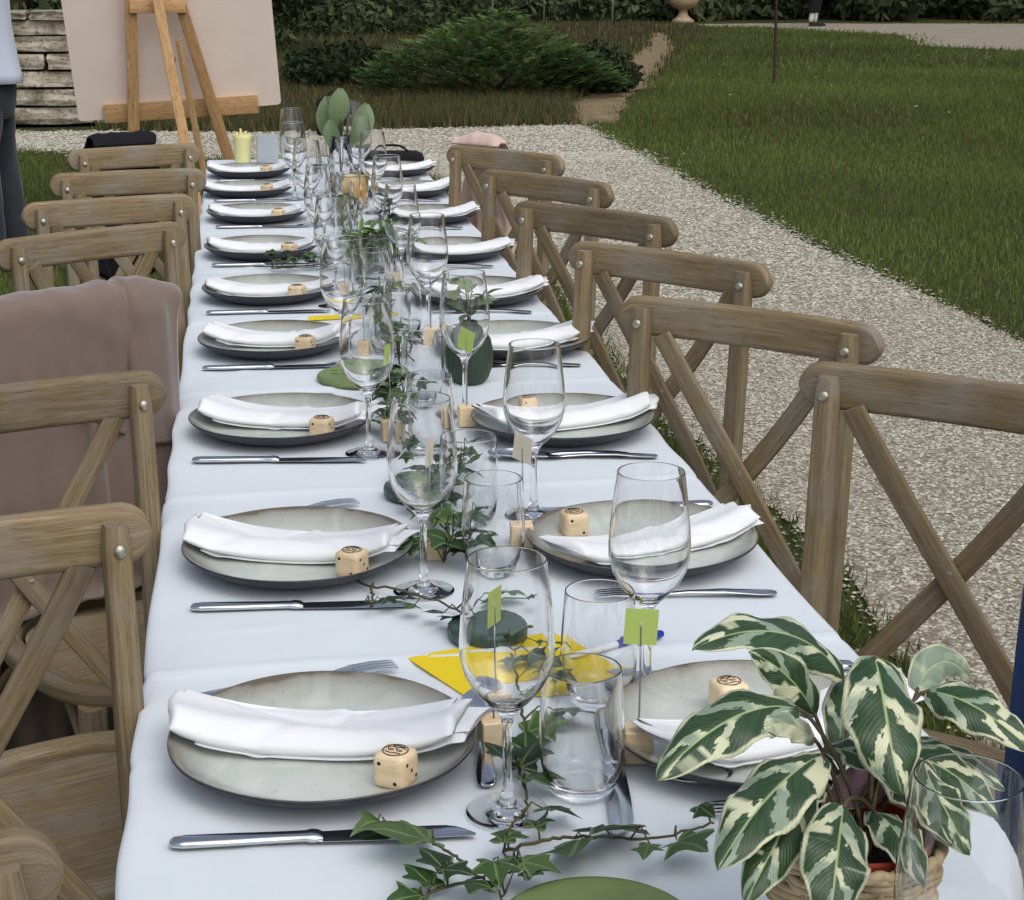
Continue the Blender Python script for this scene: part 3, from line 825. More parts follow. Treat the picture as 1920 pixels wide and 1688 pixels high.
# ================================================================== cross-back chairs
# local frame: origin on the ground under the middle of the top rail, +x along the rail, front of the chair = -y
ORD = ['zeroth', 'first', 'second', 'third', 'fourth', 'fifth', 'sixth', 'seventh', 'eighth', 'ninth', 'tenth']
def rail_y(x): return .013 - .013 * (x / .178) ** 2 if abs(x) < .3 else 0
def build_chair():
    root = thing('cross_back_chair', 'x', 'chair')
    W = M['chair_wood']
    # top rail, bowed backwards, rounded ends
    rings = []
    L = .205; N = 30
    for i in range(N + 1):
        t = -math.cos(math.pi * i / N); x = L * t
        e = max(0.0, (abs(x) - (L - .030)) / .030); hh = .0295 * math.sqrt(max(.02, 1 - e * e)); hd = .0115 * (1 - .25 * e)
        y = rail_y(x) + .004
        sl = -.026 * x / .178 ** 2
        nx, ny = -sl, 1.0; q = math.hypot(nx, ny); nx, ny = nx / q, ny / q
        ring = [Vector((x + nx * a, y + ny * a, .8845 + b)) for a, b in rrect(hd, hh, min(hd, hh) * .75, 4)]
        rings.append(ring)
    m = MB(); m.loft(rings); obj('top_rail', m.mesh('top_rail', W, True, 50, recalc=True), root)
    # back posts run down into the rear legs
    for s in (-1, 1):
        path = [(s * .154, .060, 0.0), (s * .156, .010, .22), (s * .160, -.036, .42), (s * .162, -.036, .52), (s * .1625, -.022, .72), (s * .163, -.012, .90)]
        rings = []
        P = catmull(path, 6)
        for i, p in enumerate(P):
            f = p.z / .9
            a = .0125 + .0025 * math.sin(math.pi * min(1, f * 1.3)); b = .0140 + .002 * math.sin(math.pi * f)
            top = .8 if i == len(P) - 1 else 1.0
            rings.append([Vector((p.x + u * top, p.y + v * top, p.z)) for u, v in rrect(b, a, .007, 3)])
        m = MB(); m.loft(rings); obj('back_post', m.mesh('back_post', W, True, 50, recalc=True), root)
        # domed rivet through the post, facing the sitter
        m = MB(); m.lathe([(0, 0), (.0070, 0), (.0070, .001), (.0055, .0028), (.003, .0040), (0, .0044)], 14)
        obj('rivet', m.mesh('rivet', M['rivet_metal'], True, 40), root, (s * .163, -.0262, .877), (R(90), 0, 0))
    # crossed flat braces
    for s in (-1, 1):
        P = bez((s * .132, -.002, .862), (s * .082, .020, .76), (-s * .045, .012, .60), (-s * .146, -.026, .468), 18)
        rings = []
        for i, p in enumerate(P):
            tq = (P[min(i + 1, len(P) - 1)] - P[max(i - 1, 0)]).normalized()
            wd = Vector((tq.z, 0, -tq.x)).normalized(); dp = tq.cross(wd).normalized()
            off = Vector((0, .0055 * s, 0))
            rings.append([p + off + wd * u + dp * v for u, v in rrect(.0148, .0045, .0025, 2)])
        m = MB(); m.loft(rings); obj('cross_brace', m.mesh('cross_brace', W, True, 50, recalc=True), root)
    m = MB(); m.lathe([(0, 0), (.006, 0), (.0055, .0018), (.003, .003), (0, .0033)], 12)
    obj('rivet', m.mesh('rivet', M['rivet_metal'], True, 40), root, (0, .0005, .668), (R(90), 0, 0))
    # seat: outer bent rim and inset panel
    def seat_outline(k, n=44):
        out = []
        for i in range(n):
            a = 2 * math.pi * i / n; c, s_ = math.cos(a), math.sin(a); e = 2 / 2.9
            x = .196 * math.copysign(abs(c) ** e, c) * k; y = .205 * math.copysign(abs(s_) ** e, s_) * k
            x *= 1.0 - .10 * (y / .205)
            out.append((x, y - .205))
        return out
    o1, o2 = seat_outline(1.0), seat_outline(.815)
    rings = []
    for (ax, ay), (bx, by) in zip(o1, o2):
        mid = Vector(((ax + bx) / 2, (ay + by) / 2, .445)); dv = Vector((ax - bx, ay - by, 0)); hw = dv.length / 2; dv.normalize()
        rings.append([mid + dv * u + Vector((0, 0, v)) for u, v in rrect(hw, .013, .005, 2)])
    rings.append(rings[0]); m = MB(); m.loft(rings, True, False); obj('seat_rim', m.mesh('seat_rim', W, True, 50, recalc=True, merge=True), root)
    o3 = seat_outline(.785); m = MB(); n = len(o3)
    vt = [Vector((x, y, .450 - .004 * (1 if k else 1))) for k, (x, y) in enumerate(o3)]; vb = [Vector((x, y, .438)) for x, y in o3]
    in_ = [Vector((x * .5, (y + .205) * .5 - .205, .441)) for x, y in o3]
    faces = []; verts = vt + vb + in_ + [Vector((0, -.205, .440))]
    for i in range(n):
        j = (i + 1) % n
        faces += [(i, n + i, n + j, j), (i, j, 2 * n + j, 2 * n + i), (2 * n + i, 2 * n + j, 3 * n)]
    faces.append(tuple(range(2 * n - 1, n - 1, -1)))
    m.add(verts, faces, [[(verts[i].x, verts[i].y) for i in f] for f in faces]); obj('seat_panel', m.mesh('seat_panel', W, True, 40, recalc=True), root)
    for s in (-1, 1):
        m = MB(); P = [(s * .168, -.362, .436), (s * .172, -.372, .25), (s * .176, -.385, 0)]
        m.loft([[Vector((p[0] + u * k, p[1] + v * k, p[2])) for u, v in rrect(.017, .015, .007, 3)] for p, k in zip(P, (1.1, 1.0, .78))])
        obj('leg', m.mesh('leg', W, True, 50, recalc=True), root)
        m = MB(); m.tube([(s * .174, -.375, .20), (s * .160, -.18, .21), (s * .156, .010, .22)], .009, 8); obj('stretcher', m.mesh('stretcher', W), root)
        # curved seat support from front leg to rear leg
        m = MB(); m.tube(catmull([(s * .164, -.35, .31), (s * .158, -.28, .405), (s * .151, -.20, .425), (s * .151, -.10, .405), (s * .154, -.02, .33)], 5), .008, 8); obj('seat_brace', m.mesh('seat_brace', W), root)
    m = MB(); m.tube([(-.158, -.17, .211), (.158, -.17, .211)], .009, 8); obj('stretcher', m.mesh('stretcher', W), root)
    return root
chair0 = build_chair(); chair_used = [False]
def place_chair(x, y, ang, label, group, sx=1.0):
    c = chair0 if not chair_used[0] else copy_tree(chair0)
    chair_used[0] = True
    c.location = (x, y, 0); c.rotation_euler = (0, 0, R(ang)); c.scale = (sx, 1, 1.01); c['label'] = label; c['group'] = group
    return c
LCH = [(-.297, .915, 20), (-.273, 1.560, 20), (-.277, 2.113, 22), (-.300, 2.645, 33), (-.282, 3.364, 32), (-.28, 3.82, 18), (-.268, 4.315, 10), (-.283, 4.88, 22)]
RCH = [(.902, 1.36, -42), (.854, 1.969, -42), (.717, 2.44, -44), (.722, 2.96, -49), (.700, 3.506, -51), (.697, 4.07, -54), (.686, 4.64, -53)]
lextra = {0: 'cross-back chair at the ivy end of the table on the grass side', 3: 'cross-back chair draped with the taupe coat', 7: 'brown cross-back chair with the black jacket hanging behind it'}
rextra = {0: 'cross-back chair with the navy blue jacket near the potted plant', 6: 'brown cross-back chair with the blush shawl hanging behind it'}
for i, (x, y, a) in enumerate(LCH):
    lab = lextra.get(i) or ('brown wooden cross-back chair, %s from the taupe coat %s' % (ORD[abs(i - 3)], 'towards the ivy end' if i < 3 else 'towards the easel'))
    place_chair(x, y, a, lab, 'cross-back chairs on the side away from the gravel path', .90 if i != 4 else .96)
for i, (x, y, a) in enumerate(RCH):
    lab = rextra.get(i) or ('brown wooden cross-back chair, %s from the potted plant along the gravel path side' % ORD[i])
    place_chair(x, y, a, lab, 'cross-back chairs on the gravel path side', 1.04)

# ================================================================== clothes hung on chair backs
def drape(nx, front, back, dx, squash, margin, seed, x_off=0.0, steps=170, iters=9, z_top=.929, pin_f=.55, skew=0.0):
    """small position-based cloth solver: a sheet laid over the chair back falls, buckles and settles"""
    r = np.random.default_rng(seed)
    nf, nb = int(front / dx), int(back / dx); ny = nf + nb + 1
    s_ = (np.arange(ny) - nf) * dx
    X, S = np.meshgrid((np.arange(nx) - (nx - 1) / 2) * dx * squash + x_off, s_)
    U0 = (np.arange(nx) - (nx - 1) / 2) * dx
    S = S + skew * U0[None] + .010 * np.sin(U0[None] * 19 + seed)
    hw = .036 + margin
    arc = np.pi * hw / 2
    th = np.clip(S / hw, -np.pi / 2, np.pi / 2)
    Yc = .006 + hw * np.sin(th); Z = z_top + margin - hw + hw * np.cos(th) - np.maximum(np.abs(S) - arc, 0)
    ph = r.uniform(0, 6.28, 6)
    # the cloth is bunched unevenly along the rail: that gathering makes the folds
    U = (np.arange(nx) - (nx - 1) / 2) * dx
    half = U[-1]
    g = 1 + .55 * np.sin(U / half * 5.3 + ph[2]) + .35 * np.sin(U / half * 11 + ph[3]); g = np.clip(g, .25, None)
    gx = np.concatenate([[0], np.cumsum((g[1:] + g[:-1]) / 2)]); gx = (gx / gx[-1] - .5) * 2 * half * squash
    X = np.broadcast_to(gx[None], X.shape) + x_off + .12 * S * np.sin(ph[4]) * 0 
    wav = np.sin(U[None] * 58 + ph[0] + S * 11 + 1.2 * np.sin(S * 9 + ph[5])) + .8 * np.sin(U[None] * 93 + ph[1] - S * 16) + .5 * np.sin(U[None] * 31 - S * 27)
    Yc = Yc + np.sign(S) * (.006 + .024 * np.clip(np.abs(S) / .25, 0, 1)) * (wav + 1.3) * np.clip((np.abs(S) - .03) / .06, 0, 1)
    Z = Z + .0025 * wav * np.clip(1 - np.abs(S) / .08, 0, 1) - .022 * np.clip((np.abs(X) - .17) / .06, 0, 1) ** 2
    p = np.stack([X, Yc, Z], -1) + r.normal(0, .0008, (ny, nx, 3)); v = np.zeros_like(p)
    p0 = p.copy(); pin = np.abs(S) < arc * pin_f
    boxes = [((0, .008, .889), (.190, .020, .029)), ((-.155, -.014, .68), (.013, .014, .225)), ((.155, -.014, .68), (.013, .014, .225)), ((0, .0, .66), (.14, .008, .18)), ((0, -.205, .452), (.20, .195, .010))]
    rr = .008 + margin
    fam = [(0, 1, 1.0, 1.0), (1, 0, 1.0, 1.0), (1, 1, 2 ** .5, .45), (1, -1, 2 ** .5, .45), (0, 2, 2.0, .10), (2, 0, 2.0, .10)]
    dt = .016
    for it in range(steps):
        v[..., 2] -= 9.8 * dt; v *= .975
        q = p + v * dt
        for k in range(iters):
            for a, b, l, w in fam:
                if b >= 0: A = q[:ny - a or None, :nx - b or None]; B = q[a:, b:]
                else: A = q[:ny - a, -b:]; B = q[a:, :b]
                d = B - A; L = np.sqrt((d * d).sum(-1, keepdims=True)) + 1e-9
                c = d * ((L - l * dx) / L) * (.5 * w * .55)
                A += c; B -= c
            if k % 3 == 2 or k == iters - 1:
                for bc, bh in boxes:
                    d = q - np.array(bc); e = np.abs(d) - np.array(bh); o = np.maximum(e, 0)
                    dist = np.sqrt((o * o).sum(-1)) + np.minimum(e.max(-1), 0)
                    hit = dist < rr
                    if not hit.any(): continue
                    g = np.where(e > 0, e, 0); deep = ~(e > 0).any(-1)
                    ax = e.argmax(-1); gd = np.zeros_like(g); np.put_along_axis(gd, ax[..., None], 1.0, -1)
                    g = np.where(deep[..., None], gd, g); g = g / (np.linalg.norm(g, axis=-1, keepdims=True) + 1e-9) * np.sign(d)
                    q = np.where(hit[..., None], q + g * (rr - dist)[..., None], q)
                    # friction
                    q = np.where(hit[..., None], q * .6 + p * .4 + g * np.maximum(((q - (q * .6 + p * .4)) * g).sum(-1), 0)[..., None], q)
        q[pin] = p0[pin]
        v = (q - p) / dt; p = q
    return p
def sheet_mesh(name, p, mat):
    ny, nx = p.shape[:2]; i, j = np.meshgrid(np.arange(ny - 1), np.arange(nx - 1), indexing='ij')
    F = np.stack([i * nx + j, i * nx + j + 1, (i + 1) * nx + j + 1, (i + 1) * nx + j], -1).reshape(-1, 4)
    return np_mesh(name, p.reshape(-1, 3), F, mat, None, True)
def draped_coat(name, label, cat, chair, mat, seed, nx=66, front=.36, back=.46, flap=True, x_off=0.0):
    x, y, a = chair
    root = thing(name, label, cat, (x, y, 0), R(a))
    rc = np.random.default_rng(seed + 40)
    def add(nm, p, th):
        # crumple: short creases pressed into the settled cloth along its normals
        ny, nx_ = p.shape[:2]
        nv = np.cross(np.gradient(p, axis=1), np.gradient(p, axis=0)); nv /= np.linalg.norm(nv, axis=-1, keepdims=True) + 1e-9
        J_, I_ = np.meshgrid(np.arange(nx_) * .0092, np.arange(ny) * .0092); dsp = np.zeros((ny, nx_))
        for k in range(int(ny * nx_ / 95)):
            cx, cy_, an, ln = rc.uniform(0, nx_ * .0092), rc.uniform(0, ny * .0092), rc.normal(1.2, .7), rc.uniform(.03, .12)
            du = (J_ - cx) * math.cos(an) + (I_ - cy_) * math.sin(an); dv = -(J_ - cx) * math.sin(an) + (I_ - cy_) * math.cos(an) + .25 * du * du / ln
            dsp += rc.uniform(-.0085, .0085) * np.exp(-(du / ln) ** 2 - (dv / rc.uniform(.007, .016)) ** 2)
        p = p + nv * dsp[..., None]
        o = obj(nm, sheet_mesh(nm, p, mat), root)
        sb = o.modifiers.new('sub', 'SUBSURF'); sb.levels = 1; sb.render_levels = 1
        so = o.modifiers.new('thick', 'SOLIDIFY'); so.thickness = th; so.offset = 0
    add('body', drape(nx, front, back, .0092, .74, .004, seed, x_off, skew=.10), .003)
    if flap: add('turned_back_lapel', drape(int(nx * .92), .165, .12, .0092, .78, .013, seed + 3, x_off + .01, 150, 9, .927, .55, -.16), .003)
draped_coat('coat', 'taupe brown wool coat hung over a chair back with its lapel turned over', 'coat', LCH[3], M['mauve_wool'], 5)
draped_coat('navy_jacket', 'navy blue jacket hung over the chair beside the potted plant', 'jacket', RCH[0], M['navy_fabric'], 8, 66, .34, .40, False)
def hung_behind(name, label, cat, chair, mat, xc, halfw, zt, length, seed):
    """cloth hooked over the top rail and hanging down behind the backrest"""
    x, y, a = chair; r = random.Random(seed); ph = [r.uniform(0, 6.28) for _ in range(5)]
    root = thing(name, label, cat, (x, y, 0), R(a))
    rows = []
    prof = [(.010, .9235), (.012, .930), (.020, zt - .004), (.036, zt), (.054, zt - .025)] + [(.058 + .012 * math.sin(k * .8), zt - .025 - (length - .025) * k / 22) for k in range(1, 23)]
    for i, (yy, zz) in enumerate(prof):
        f = i / (len(prof) - 1); row = []
        for j in range(41):
            v = j / 20 - 1; w_ = halfw * (.86 + .14 * min(1, f * 3) + .06 * math.sin(f * 7 + ph[0]))
            px = xc + v * w_
            fold = math.sin(v * 7 + ph[1] + f * 2) + .6 * math.sin(v * 15 + ph[2] - f * 3)
            row.append(Vector((px, yy + rail_y(max(-.2, min(.2, px))) + .010 * fold * min(1, f * 2.0), zz - .016 * v ** 4 * min(1, f * 8) - .002 * fold * (1 - f) * min(1, f * 8) - (.03 * math.sin(v * 3 + ph[3]) * f))))
        rows.append(row)
    m = MB(); m.loft(rows, False, False)
    o = obj('cloth_panel', m.mesh('cloth_panel', mat, True), root); so = o.modifiers.new('thick', 'SOLIDIFY'); so.thickness = .006; so.offset = 1
    return root
hung_behind('black_jacket', 'black jacket hooked behind the chair closest to the easel', 'jacket', LCH[7], M['black_wool'], -.02, .105, .955, .40, 6)
hung_behind('shawl', 'pale blush shawl hanging behind the chair farthest along the gravel side', 'shawl', RCH[6], M['blush_fabric'], -.125, .085, .950, .50, 8)

# ================================================================== easel with board
def easel():
    root = thing('easel', 'pale wooden studio easel seen from behind at the end of the table', 'easel', (-.30, 9.55, 0), R(2))
    W = M['easel_wood']
    def bar(name, a, b, w, d, parent=root):
        a, b = Vector(a), Vector(b); t = (b - a).normalized(); side = (Vector((1, 0, 0)) if abs(t.x) < .9 else Vector((0, 0, 1))); side = side - t * side.dot(t); side.normalize(); dp = t.cross(side)
        m = MB(); m.loft([[p + side * u + dp * v for u, v in rrect(w / 2, d / 2, .004, 2)] for p in (a, b)])
        return obj(name, m.mesh(name, W, True, 40, recalc=True), parent)
    # the board leans on the far side; legs on the camera side of it
    bar('leg', (-.27, .10, 0), (-.215, -.22, 1.62), .060, .024)
    bar('leg', (.335, .10, 0), (-.10, -.22, 1.62), .060, .024)
    bar('crossbar', (-.235, -.150, 1.165), (.045, -.150, 1.165), .065, .022)
    back = bar('back_leg', (.08, -.62, .0), (-.10, -.20, 1.24), .052, .024)
    bar('brace', (.10, -.10, .30), (.0, -.18, 1.0), .034, .02)
    bar('ledge', (-.40, .035, .615), (.40, .035, .655), .095, .03)
    m = MB(); m.tube([(-.075, -.235, .90), (-.02, -.235, .905)], .012, 8); obj('wing_nut', m.mesh('wing_nut', M['iron']), root)
    return root
easel()
m = MB()
bw, bh = 1.06, 1.25
rings = []
bd = MB()
for y_, in ((0,), (.018,)):
    rings.append([Vector((u, y_, v)) for u, v in rrect(bw / 2, bh / 2, .02, 4)])
bd.loft(rings)
board = obj('display_board', bd.mesh('display_board', M['board_pink'], True, 40, recalc=True), None, (-.345, 9.49, 1.225), (R(11), R(-4), R(2)))
tag(board, 'large blush white board standing on the easel ledge', 'board')

# ================================================================== people
def skin_mesh(name, verts, edges, radii, mat, parent, levels=2, root=0):
    me = bpy.data.meshes.new(name); me.from_pydata(verts, edges, [])
    me.materials.append(mat)
    o = obj(name, me, parent)
    md = o.modifiers.new('skin', 'SKIN'); md.use_smooth_shade = True
    for i, sv in enumerate(me.skin_vertices[0].data):
        rr = radii[i]; sv.radius = rr if hasattr(rr, '__len__') else (rr, rr); sv.use_root = (i == root)
    o.modifiers.new('sub', 'SUBSURF').levels = levels
    o.modifiers['sub'].render_levels = levels
    return o
def person(name, label, loc, rotz, shirt, trousers, tall=1.76, shoe='black_plastic', stride=.10, cuff=.10, shin=None, arms=0.0):
    p = thing('person', label, 'person', loc, rotz)
    k = tall / 1.76
    def S(l): return [tuple(c * k for c in q) for q in l]
    # skeleton: +x to the person's left, faces -y
    J = S([(0, 0, .95), (0, .01, 1.15), (0, .02, 1.38), (0, .01, 1.50), (0, -.01, 1.58), (0, -.015, 1.68),          # pelvis..head 0-5
           (.10, 0, .88), (.105, -.01 - stride, .49), (.11, .02 - stride, .09), (.115, -.10 - stride, .035),           # left leg 6-9
           (-.10, 0, .88), (-.105, -.01 + stride, .49), (-.11, .04 + stride, .09), (-.115, -.09 + stride, .035),       # right leg 10-13
           (.18, .02, 1.40), (.235, .03, 1.15), (.25 - arms * .2, -.05 - arms * .6, .92 + arms * .5), (.25 - arms * .35, -.08 - arms * .8, .82 + arms),                                    # left arm 14-17
           (-.18, .02, 1.40), (-.235, .03, 1.15), (-.25 + arms * .2, -.05 - arms * .6, .92 + arms * .5), (-.25 + arms * .35, -.08 - arms * .8, .82 + arms)])
    E = [(0, 1), (1, 2), (2, 3), (3, 4), (4, 5), (0, 6), (6, 7), (7, 8), (8, 9), (0, 10), (10, 11), (11, 12), (12, 13), (2, 14), (14, 15), (15, 16), (16, 17), (2, 18), (18, 19), (19, 20), (20, 21)]
    rad = [(.14, .10), (.13, .095), (.15, .10), .058, .062, (.078, .095), .085, .056, .042, (.04, .03), .085, .056, .042, (.04, .03), .055, .042, .032, (.035, .022), .055, .042, .032, (.035, .022)]
    rad = [tuple(c * k for c in q) if hasattr(q, '__len__') else q * k for q in rad]
    skin_mesh('body', J, E, rad, M['skin'], p)
    def ell(cx, cy, z, rx, ry, wav=0.0, n=28, ph=0.0):
        return [Vector((cx + (rx + wav * math.sin(5 * a_ + ph)) * math.cos(a_), cy + (ry + wav * math.sin(5 * a_ + ph)) * math.sin(a_), z)) for a_ in [2 * math.pi * q / n for q in range(n)]]
    m = MB()
    m.loft([ell(0, .01, z * k, rx * k, ry * k, wv * k, 28, z * 3) for z, rx, ry, wv in ((.86, .222, .180, .014), (.90, .214, .172, .012), (.95, .206, .162, .010), (1.0, .198, .154, .009), (1.06, .190, .146, .007), (1.12, .182, .140, .006), (1.25, .188, .136, .003), (1.36, .195, .128, .002), (1.43, .17, .105, 0), (1.47, .11, .085, 0), (1.49, .075, .075, 0))], True, False)
    for q in ((14, 15, 16), (18, 19, 20)):
        A, B_, C_ = Vector(J[q[0]]), Vector(J[q[1]]), Vector(J[q[2]])
        m.tube(catmull([A * .95 + Vector((0, 0, .03 * k)), A, B_, B_ * .4 + C_ * .6], 5), [.075 * k - .0016 * k * i_ for i_ in range(16)], 14, False)
    sh_ = obj('shirt', m.mesh('shirt', shirt, True), p); so = sh_.modifiers.new('thick', 'SOLIDIFY'); so.thickness = .004
    m = MB()
    m.loft([ell(0, .005, z * k, rx * k, ry * k, .002) for z, rx, ry in ((.70, .165, .118), (.76, .182, .138), (.84, .190, .145), (.98, .170, .128))], True, True)
    for q in ((6, 7, 8), (10, 11, 12)):
        A, B_, C_ = Vector(J[q[0]]), Vector(J[q[1]]), Vector(J[q[2]])
        P_ = catmull([A + Vector((-A.x * .18, 0, .02)), A * .5 + B_ * .5, B_, B_ * .5 + C_ * .5, Vector((C_.x, C_.y, cuff))], 5)
        m.loft([ell(v_.x, v_.y, v_.z, (.108 - .040 * f_ ** .8) * k, (.132 - .054 * f_ ** .7) * k, .005 * k * (f_ > .3), 22, f_ * 9) for f_, v_ in [(i_ / (len(P_) - 1), v_) for i_, v_ in enumerate(P_)]], True, True)
    obj('trousers', m.mesh('trousers', trousers, True), p)
    if shin:
        for q0, q1 in ((7, 8), (11, 12)):
            sk = skin_mesh('stocking', [tuple(J[q0][c] * .75 + J[q1][c] * .25 for c in range(3)), J[q1]], [(0, 1)], [.062 * k, .05 * k], shin, p)
    for q in (9, 13):
        m = MB(); fx, fy = J[q][0], J[q][1]
        m.loft([[Vector((fx + u * w_, fy + d, .005 + v * h_ + h_)) for u, v in rrect(.05, 1.0, .045, 3)] for d, w_, h_ in ((.155, .6, .03), (.12, .75, .05), (.05, .85, .045), (-.04, 1.0, .034), (-.09, .8, .026), (-.115, .4, .016))])
        obj('shoe', m.mesh('shoe', M[shoe], True, 50, recalc=True), p)
    m = MB(); hz = J[5]
    bm = bmesh.new(); bmesh.ops.create_uvsphere(bm, u_segments=20, v_segments=12, radius=.105 * k)
    for v in bm.verts:
        v.co.y *= 1.12; v.co.z *= 1.1
        if v.co.y < -.03 and v.co.z < .05: v.co.y = -.03
    me = bpy.data.meshes.new('hair'); bm.to_mesh(me); bm.free(); me.materials.append(M['hair'])
    for q in me.polygons: q.use_smooth = True
    obj('hair', me, p, (0, hz[1] + .025, hz[2] + .035))
    for sx in (-1, 1):
        m = MB(); m.lathe([(0, -.006), (.006, -.004), (.0085, 0), (.006, .004), (0, .006)], 10); obj('eye', m.mesh('eye', M['black_plastic']), p, (sx * .032 * k, hz[1] - .092 * k, hz[2] + .0), (R(90), 0, 0))
    m = MB(); m.loft([[Vector((u * s_, -.095 * k + hz[1] - d, hz[2] - .02 + zz + v * s_)) for u, v in rrect(.012, .012, .006, 2)] for d, s_, zz in ((-.02, .9, .035), (.008, .7, .012), (.018, .8, -.012), (-.01, .5, -.02))]); obj('nose', m.mesh('nose', M['skin']), p)
    return p
person('person', 'person in a loose pale blue shirt and dark trousers standing beside the wall', (-1.155, 8.45, 0), R(-90), M['shirt_fabric'], M['trouser_fabric'], stride=.03, arms=.30)
person('person', 'distant figure with pale lower legs walking on the pale road', (11.7, 35.7, 0), R(80), M['shirt_fabric'], M['black_wool'], 1.68, stride=.05, cuff=.42, shin=M['pale_trouser'])

# ================================================================== place settings
SIDE = ['grass side', 'gravel side']
def where(k, side): return '%s from the potted plant, %s' % (ORD[k], SIDE[side])
LPL = [(.050, 1.440), (.047, 1.970), (.044, 2.570), (.044, 3.145), (.045, 3.650), (.038, 4.200), (.034, 4.790), (.012, 5.310), (.022, 5.780)]
RPL = [(.440, 1.410), (.453, 1.940), (.459, 2.506), (.474, 3.080), (.471, 3.560), (.482, 4.110), (.490, 4.700), (.486, 5.235), (.490, 5.760)]

def plate_mesh(seed):
    r = random.Random(seed); a1, a2, a3 = r.uniform(0, 6.28), r.uniform(0, 6.28), r.uniform(0, 6.28)
    wob = lambda a: 1 + .012 * math.sin(2 * a + a1) + .007 * math.sin(3 * a + a2) + .003 * math.sin(7 * a + a3)
    m = MB()
    m.lathe([(0, .002, 1), (.078, .0015, 1), (.082, 0, 1), (.088, .0005, 1), (.108, .008, 1), (.124, .0155, 1), (.1345, .0240, 1), (.1362, .0262, 1), (.1358, .0278, 1), (.1338, .0276, 0),
             (.128, .0238, 0), (.118, .0170, 0), (.106, .0115, 0), (.094, .0086, 0), (.06, .0074, 0), (0, .0070, 0)], 72, wob=wob)
    return m.mesh('plate', [M['plate_glaze'], M['plate_outer']], True, recalc=True)
PLATES = [plate_mesh(s) for s in (1, 2, 3, 4)]

def napkin_mesh(seed):
    """long folded linen: thick roll along the near edge, raised on the rim at both ends, sagging into the well"""
    r = random.Random(seed); ph = [r.uniform(0, 6.28) for _ in range(10)]
    L = .262; NU = 60; NV = 40
    def base_z(x):
        q = min(1.0, abs(x) / .128); return .0100 + .0190 * q ** 2.4
    m = MB()
    for yo, hw, ht, zo, ua, ub, sh in ((.0, .043, .0115, .0, -.5, .5, 0.0), (.010, .036, .0030, .0082, -.470, .46, 0.0), (-.003, .037, .0034, -.0020, -.40, .545, .012), (.002, .030, .0024, .0030, -.30, .565, .0)):
        rings = []
        for i in range(NU + 1):
            u = ua + (ub - ua) * i / NU; x = L * u
            bend = .008 * math.sin(u * 2.6 + ph[0]) * (1 - abs(u))
            wdt = hw * (1.04 - .16 * (u + .5) ** 2 + .05 * math.sin(u * 5 + ph[2]))
            th = ht * (1 + .15 * math.sin(u * 5 + ph[3]) + .05 * math.sin(u * 13 + ph[4]))
            e = min(i, NU - i) / 3.0
            if e < 1: th *= .30 + .70 * math.sqrt(e * (2 - e)); 
            ring = []
            for j in range(NV):
                a = 2 * math.pi * j / NV; c, s_ = math.cos(a), math.sin(a)
                yy = wdt * math.copysign(abs(c) ** .55, c); zz = th * math.copysign(abs(s_) ** .8, s_)
                near = .5 - .5 * yy / wdt
                if s_ > 0:
                    zz *= .26 + .86 * math.exp(-((near - .74) / .30) ** 2)
                    # a soft valley running diagonally, and drag creases
                    d1 = yy + .35 * x - .004 + .01 * math.sin(ph[5]); zz -= .0042 * math.exp(-(d1 / .010) ** 2) * (.5 + .5 * math.sin(u * 4 + ph[6]))
                    d2 = yy - .8 * x + .03 * math.sin(ph[7]); zz -= .0026 * math.exp(-(d2 / .008) ** 2)
                    d3 = yy + 1.3 * x - .06; zz += .0022 * math.exp(-(d3 / .012) ** 2)
                else: zz *= .75
                xs = x + (.010 * yy / wdt * (1 if u > 0 else -.7) + .004 * math.sin(yy * 70 + ph[8])) * max(0, abs(u) - .35) / .15 * .8
                ring.append(Vector((xs, yy + yo + bend + sh * (u > .3) * 0, base_z(x) + ht * .72 + zo + zz)))
            rings.append(ring)
        m.loft(rings)
    return m.mesh('napkin', M['napkin_fabric'], True, recalc=True)
NAPS = [napkin_mesh(s) for s in (11, 12, 13, 14, 15)]

# wooden die
def die_parts():
    bm = bmesh.new(); bmesh.ops.create_cube(bm, size=.033)
    bmesh.ops.bevel(bm, geom=bm.edges[:], offset=.0085, segments=4, profile=.6, affect='EDGES')
    uvl = bm.loops.layers.uv.new('UVMap')
    for f in bm.faces:
        for l in f.loops: l[uvl].uv = (l.vert.co.x + l.vert.co.z * .3, l.vert.co.z + l.vert.co.y)
        f.smooth = True
    me = bpy.data.meshes.new('cube_body'); bm.to_mesh(me); bm.free(); me.materials.append(M['light_wood'])
    m = MB(); m.lathe([(0, -.0008), (.0019, -.0008), (.0019, .0002), (0, .0002)], 12); pip = m.mesh('pip', M['dark_mark'], False)
    e = MB()
    e.tube([(.0115 * math.cos(a), .0115 * math.sin(a), 0) for a in np.linspace(0, 6.2832, 40)], .0006, 5, False)
    for cx, cy_, s in ((-.0045, .002, .004), (.004, .0025, .0042)):
        e.tube([(cx + s * math.cos(a) * (1 + .2 * math.sin(3 * a)), cy_ + s * .9 * math.sin(a), 0) for a in np.linspace(.3, 5.6, 24)], .0006, 5)
        e.tube([(cx - .002, cy_ - .0005, 0), (cx, cy_ - .0014, 0), (cx + .002, cy_ - .0004, 0)], .0006, 5)
    e.tube([(-.008, -.005, 0), (-.003, -.0065, 0), (.003, -.005, 0), (.008, -.006, 0)], .0007, 5)
    e.tube([(-.006, .0075, 0), (-.001, .0085, 0), (.006, .0075, 0)], .0008, 5)
    return me, pip, e.mesh('burnt_emblem', M['dark_mark'])
DIE = die_parts()
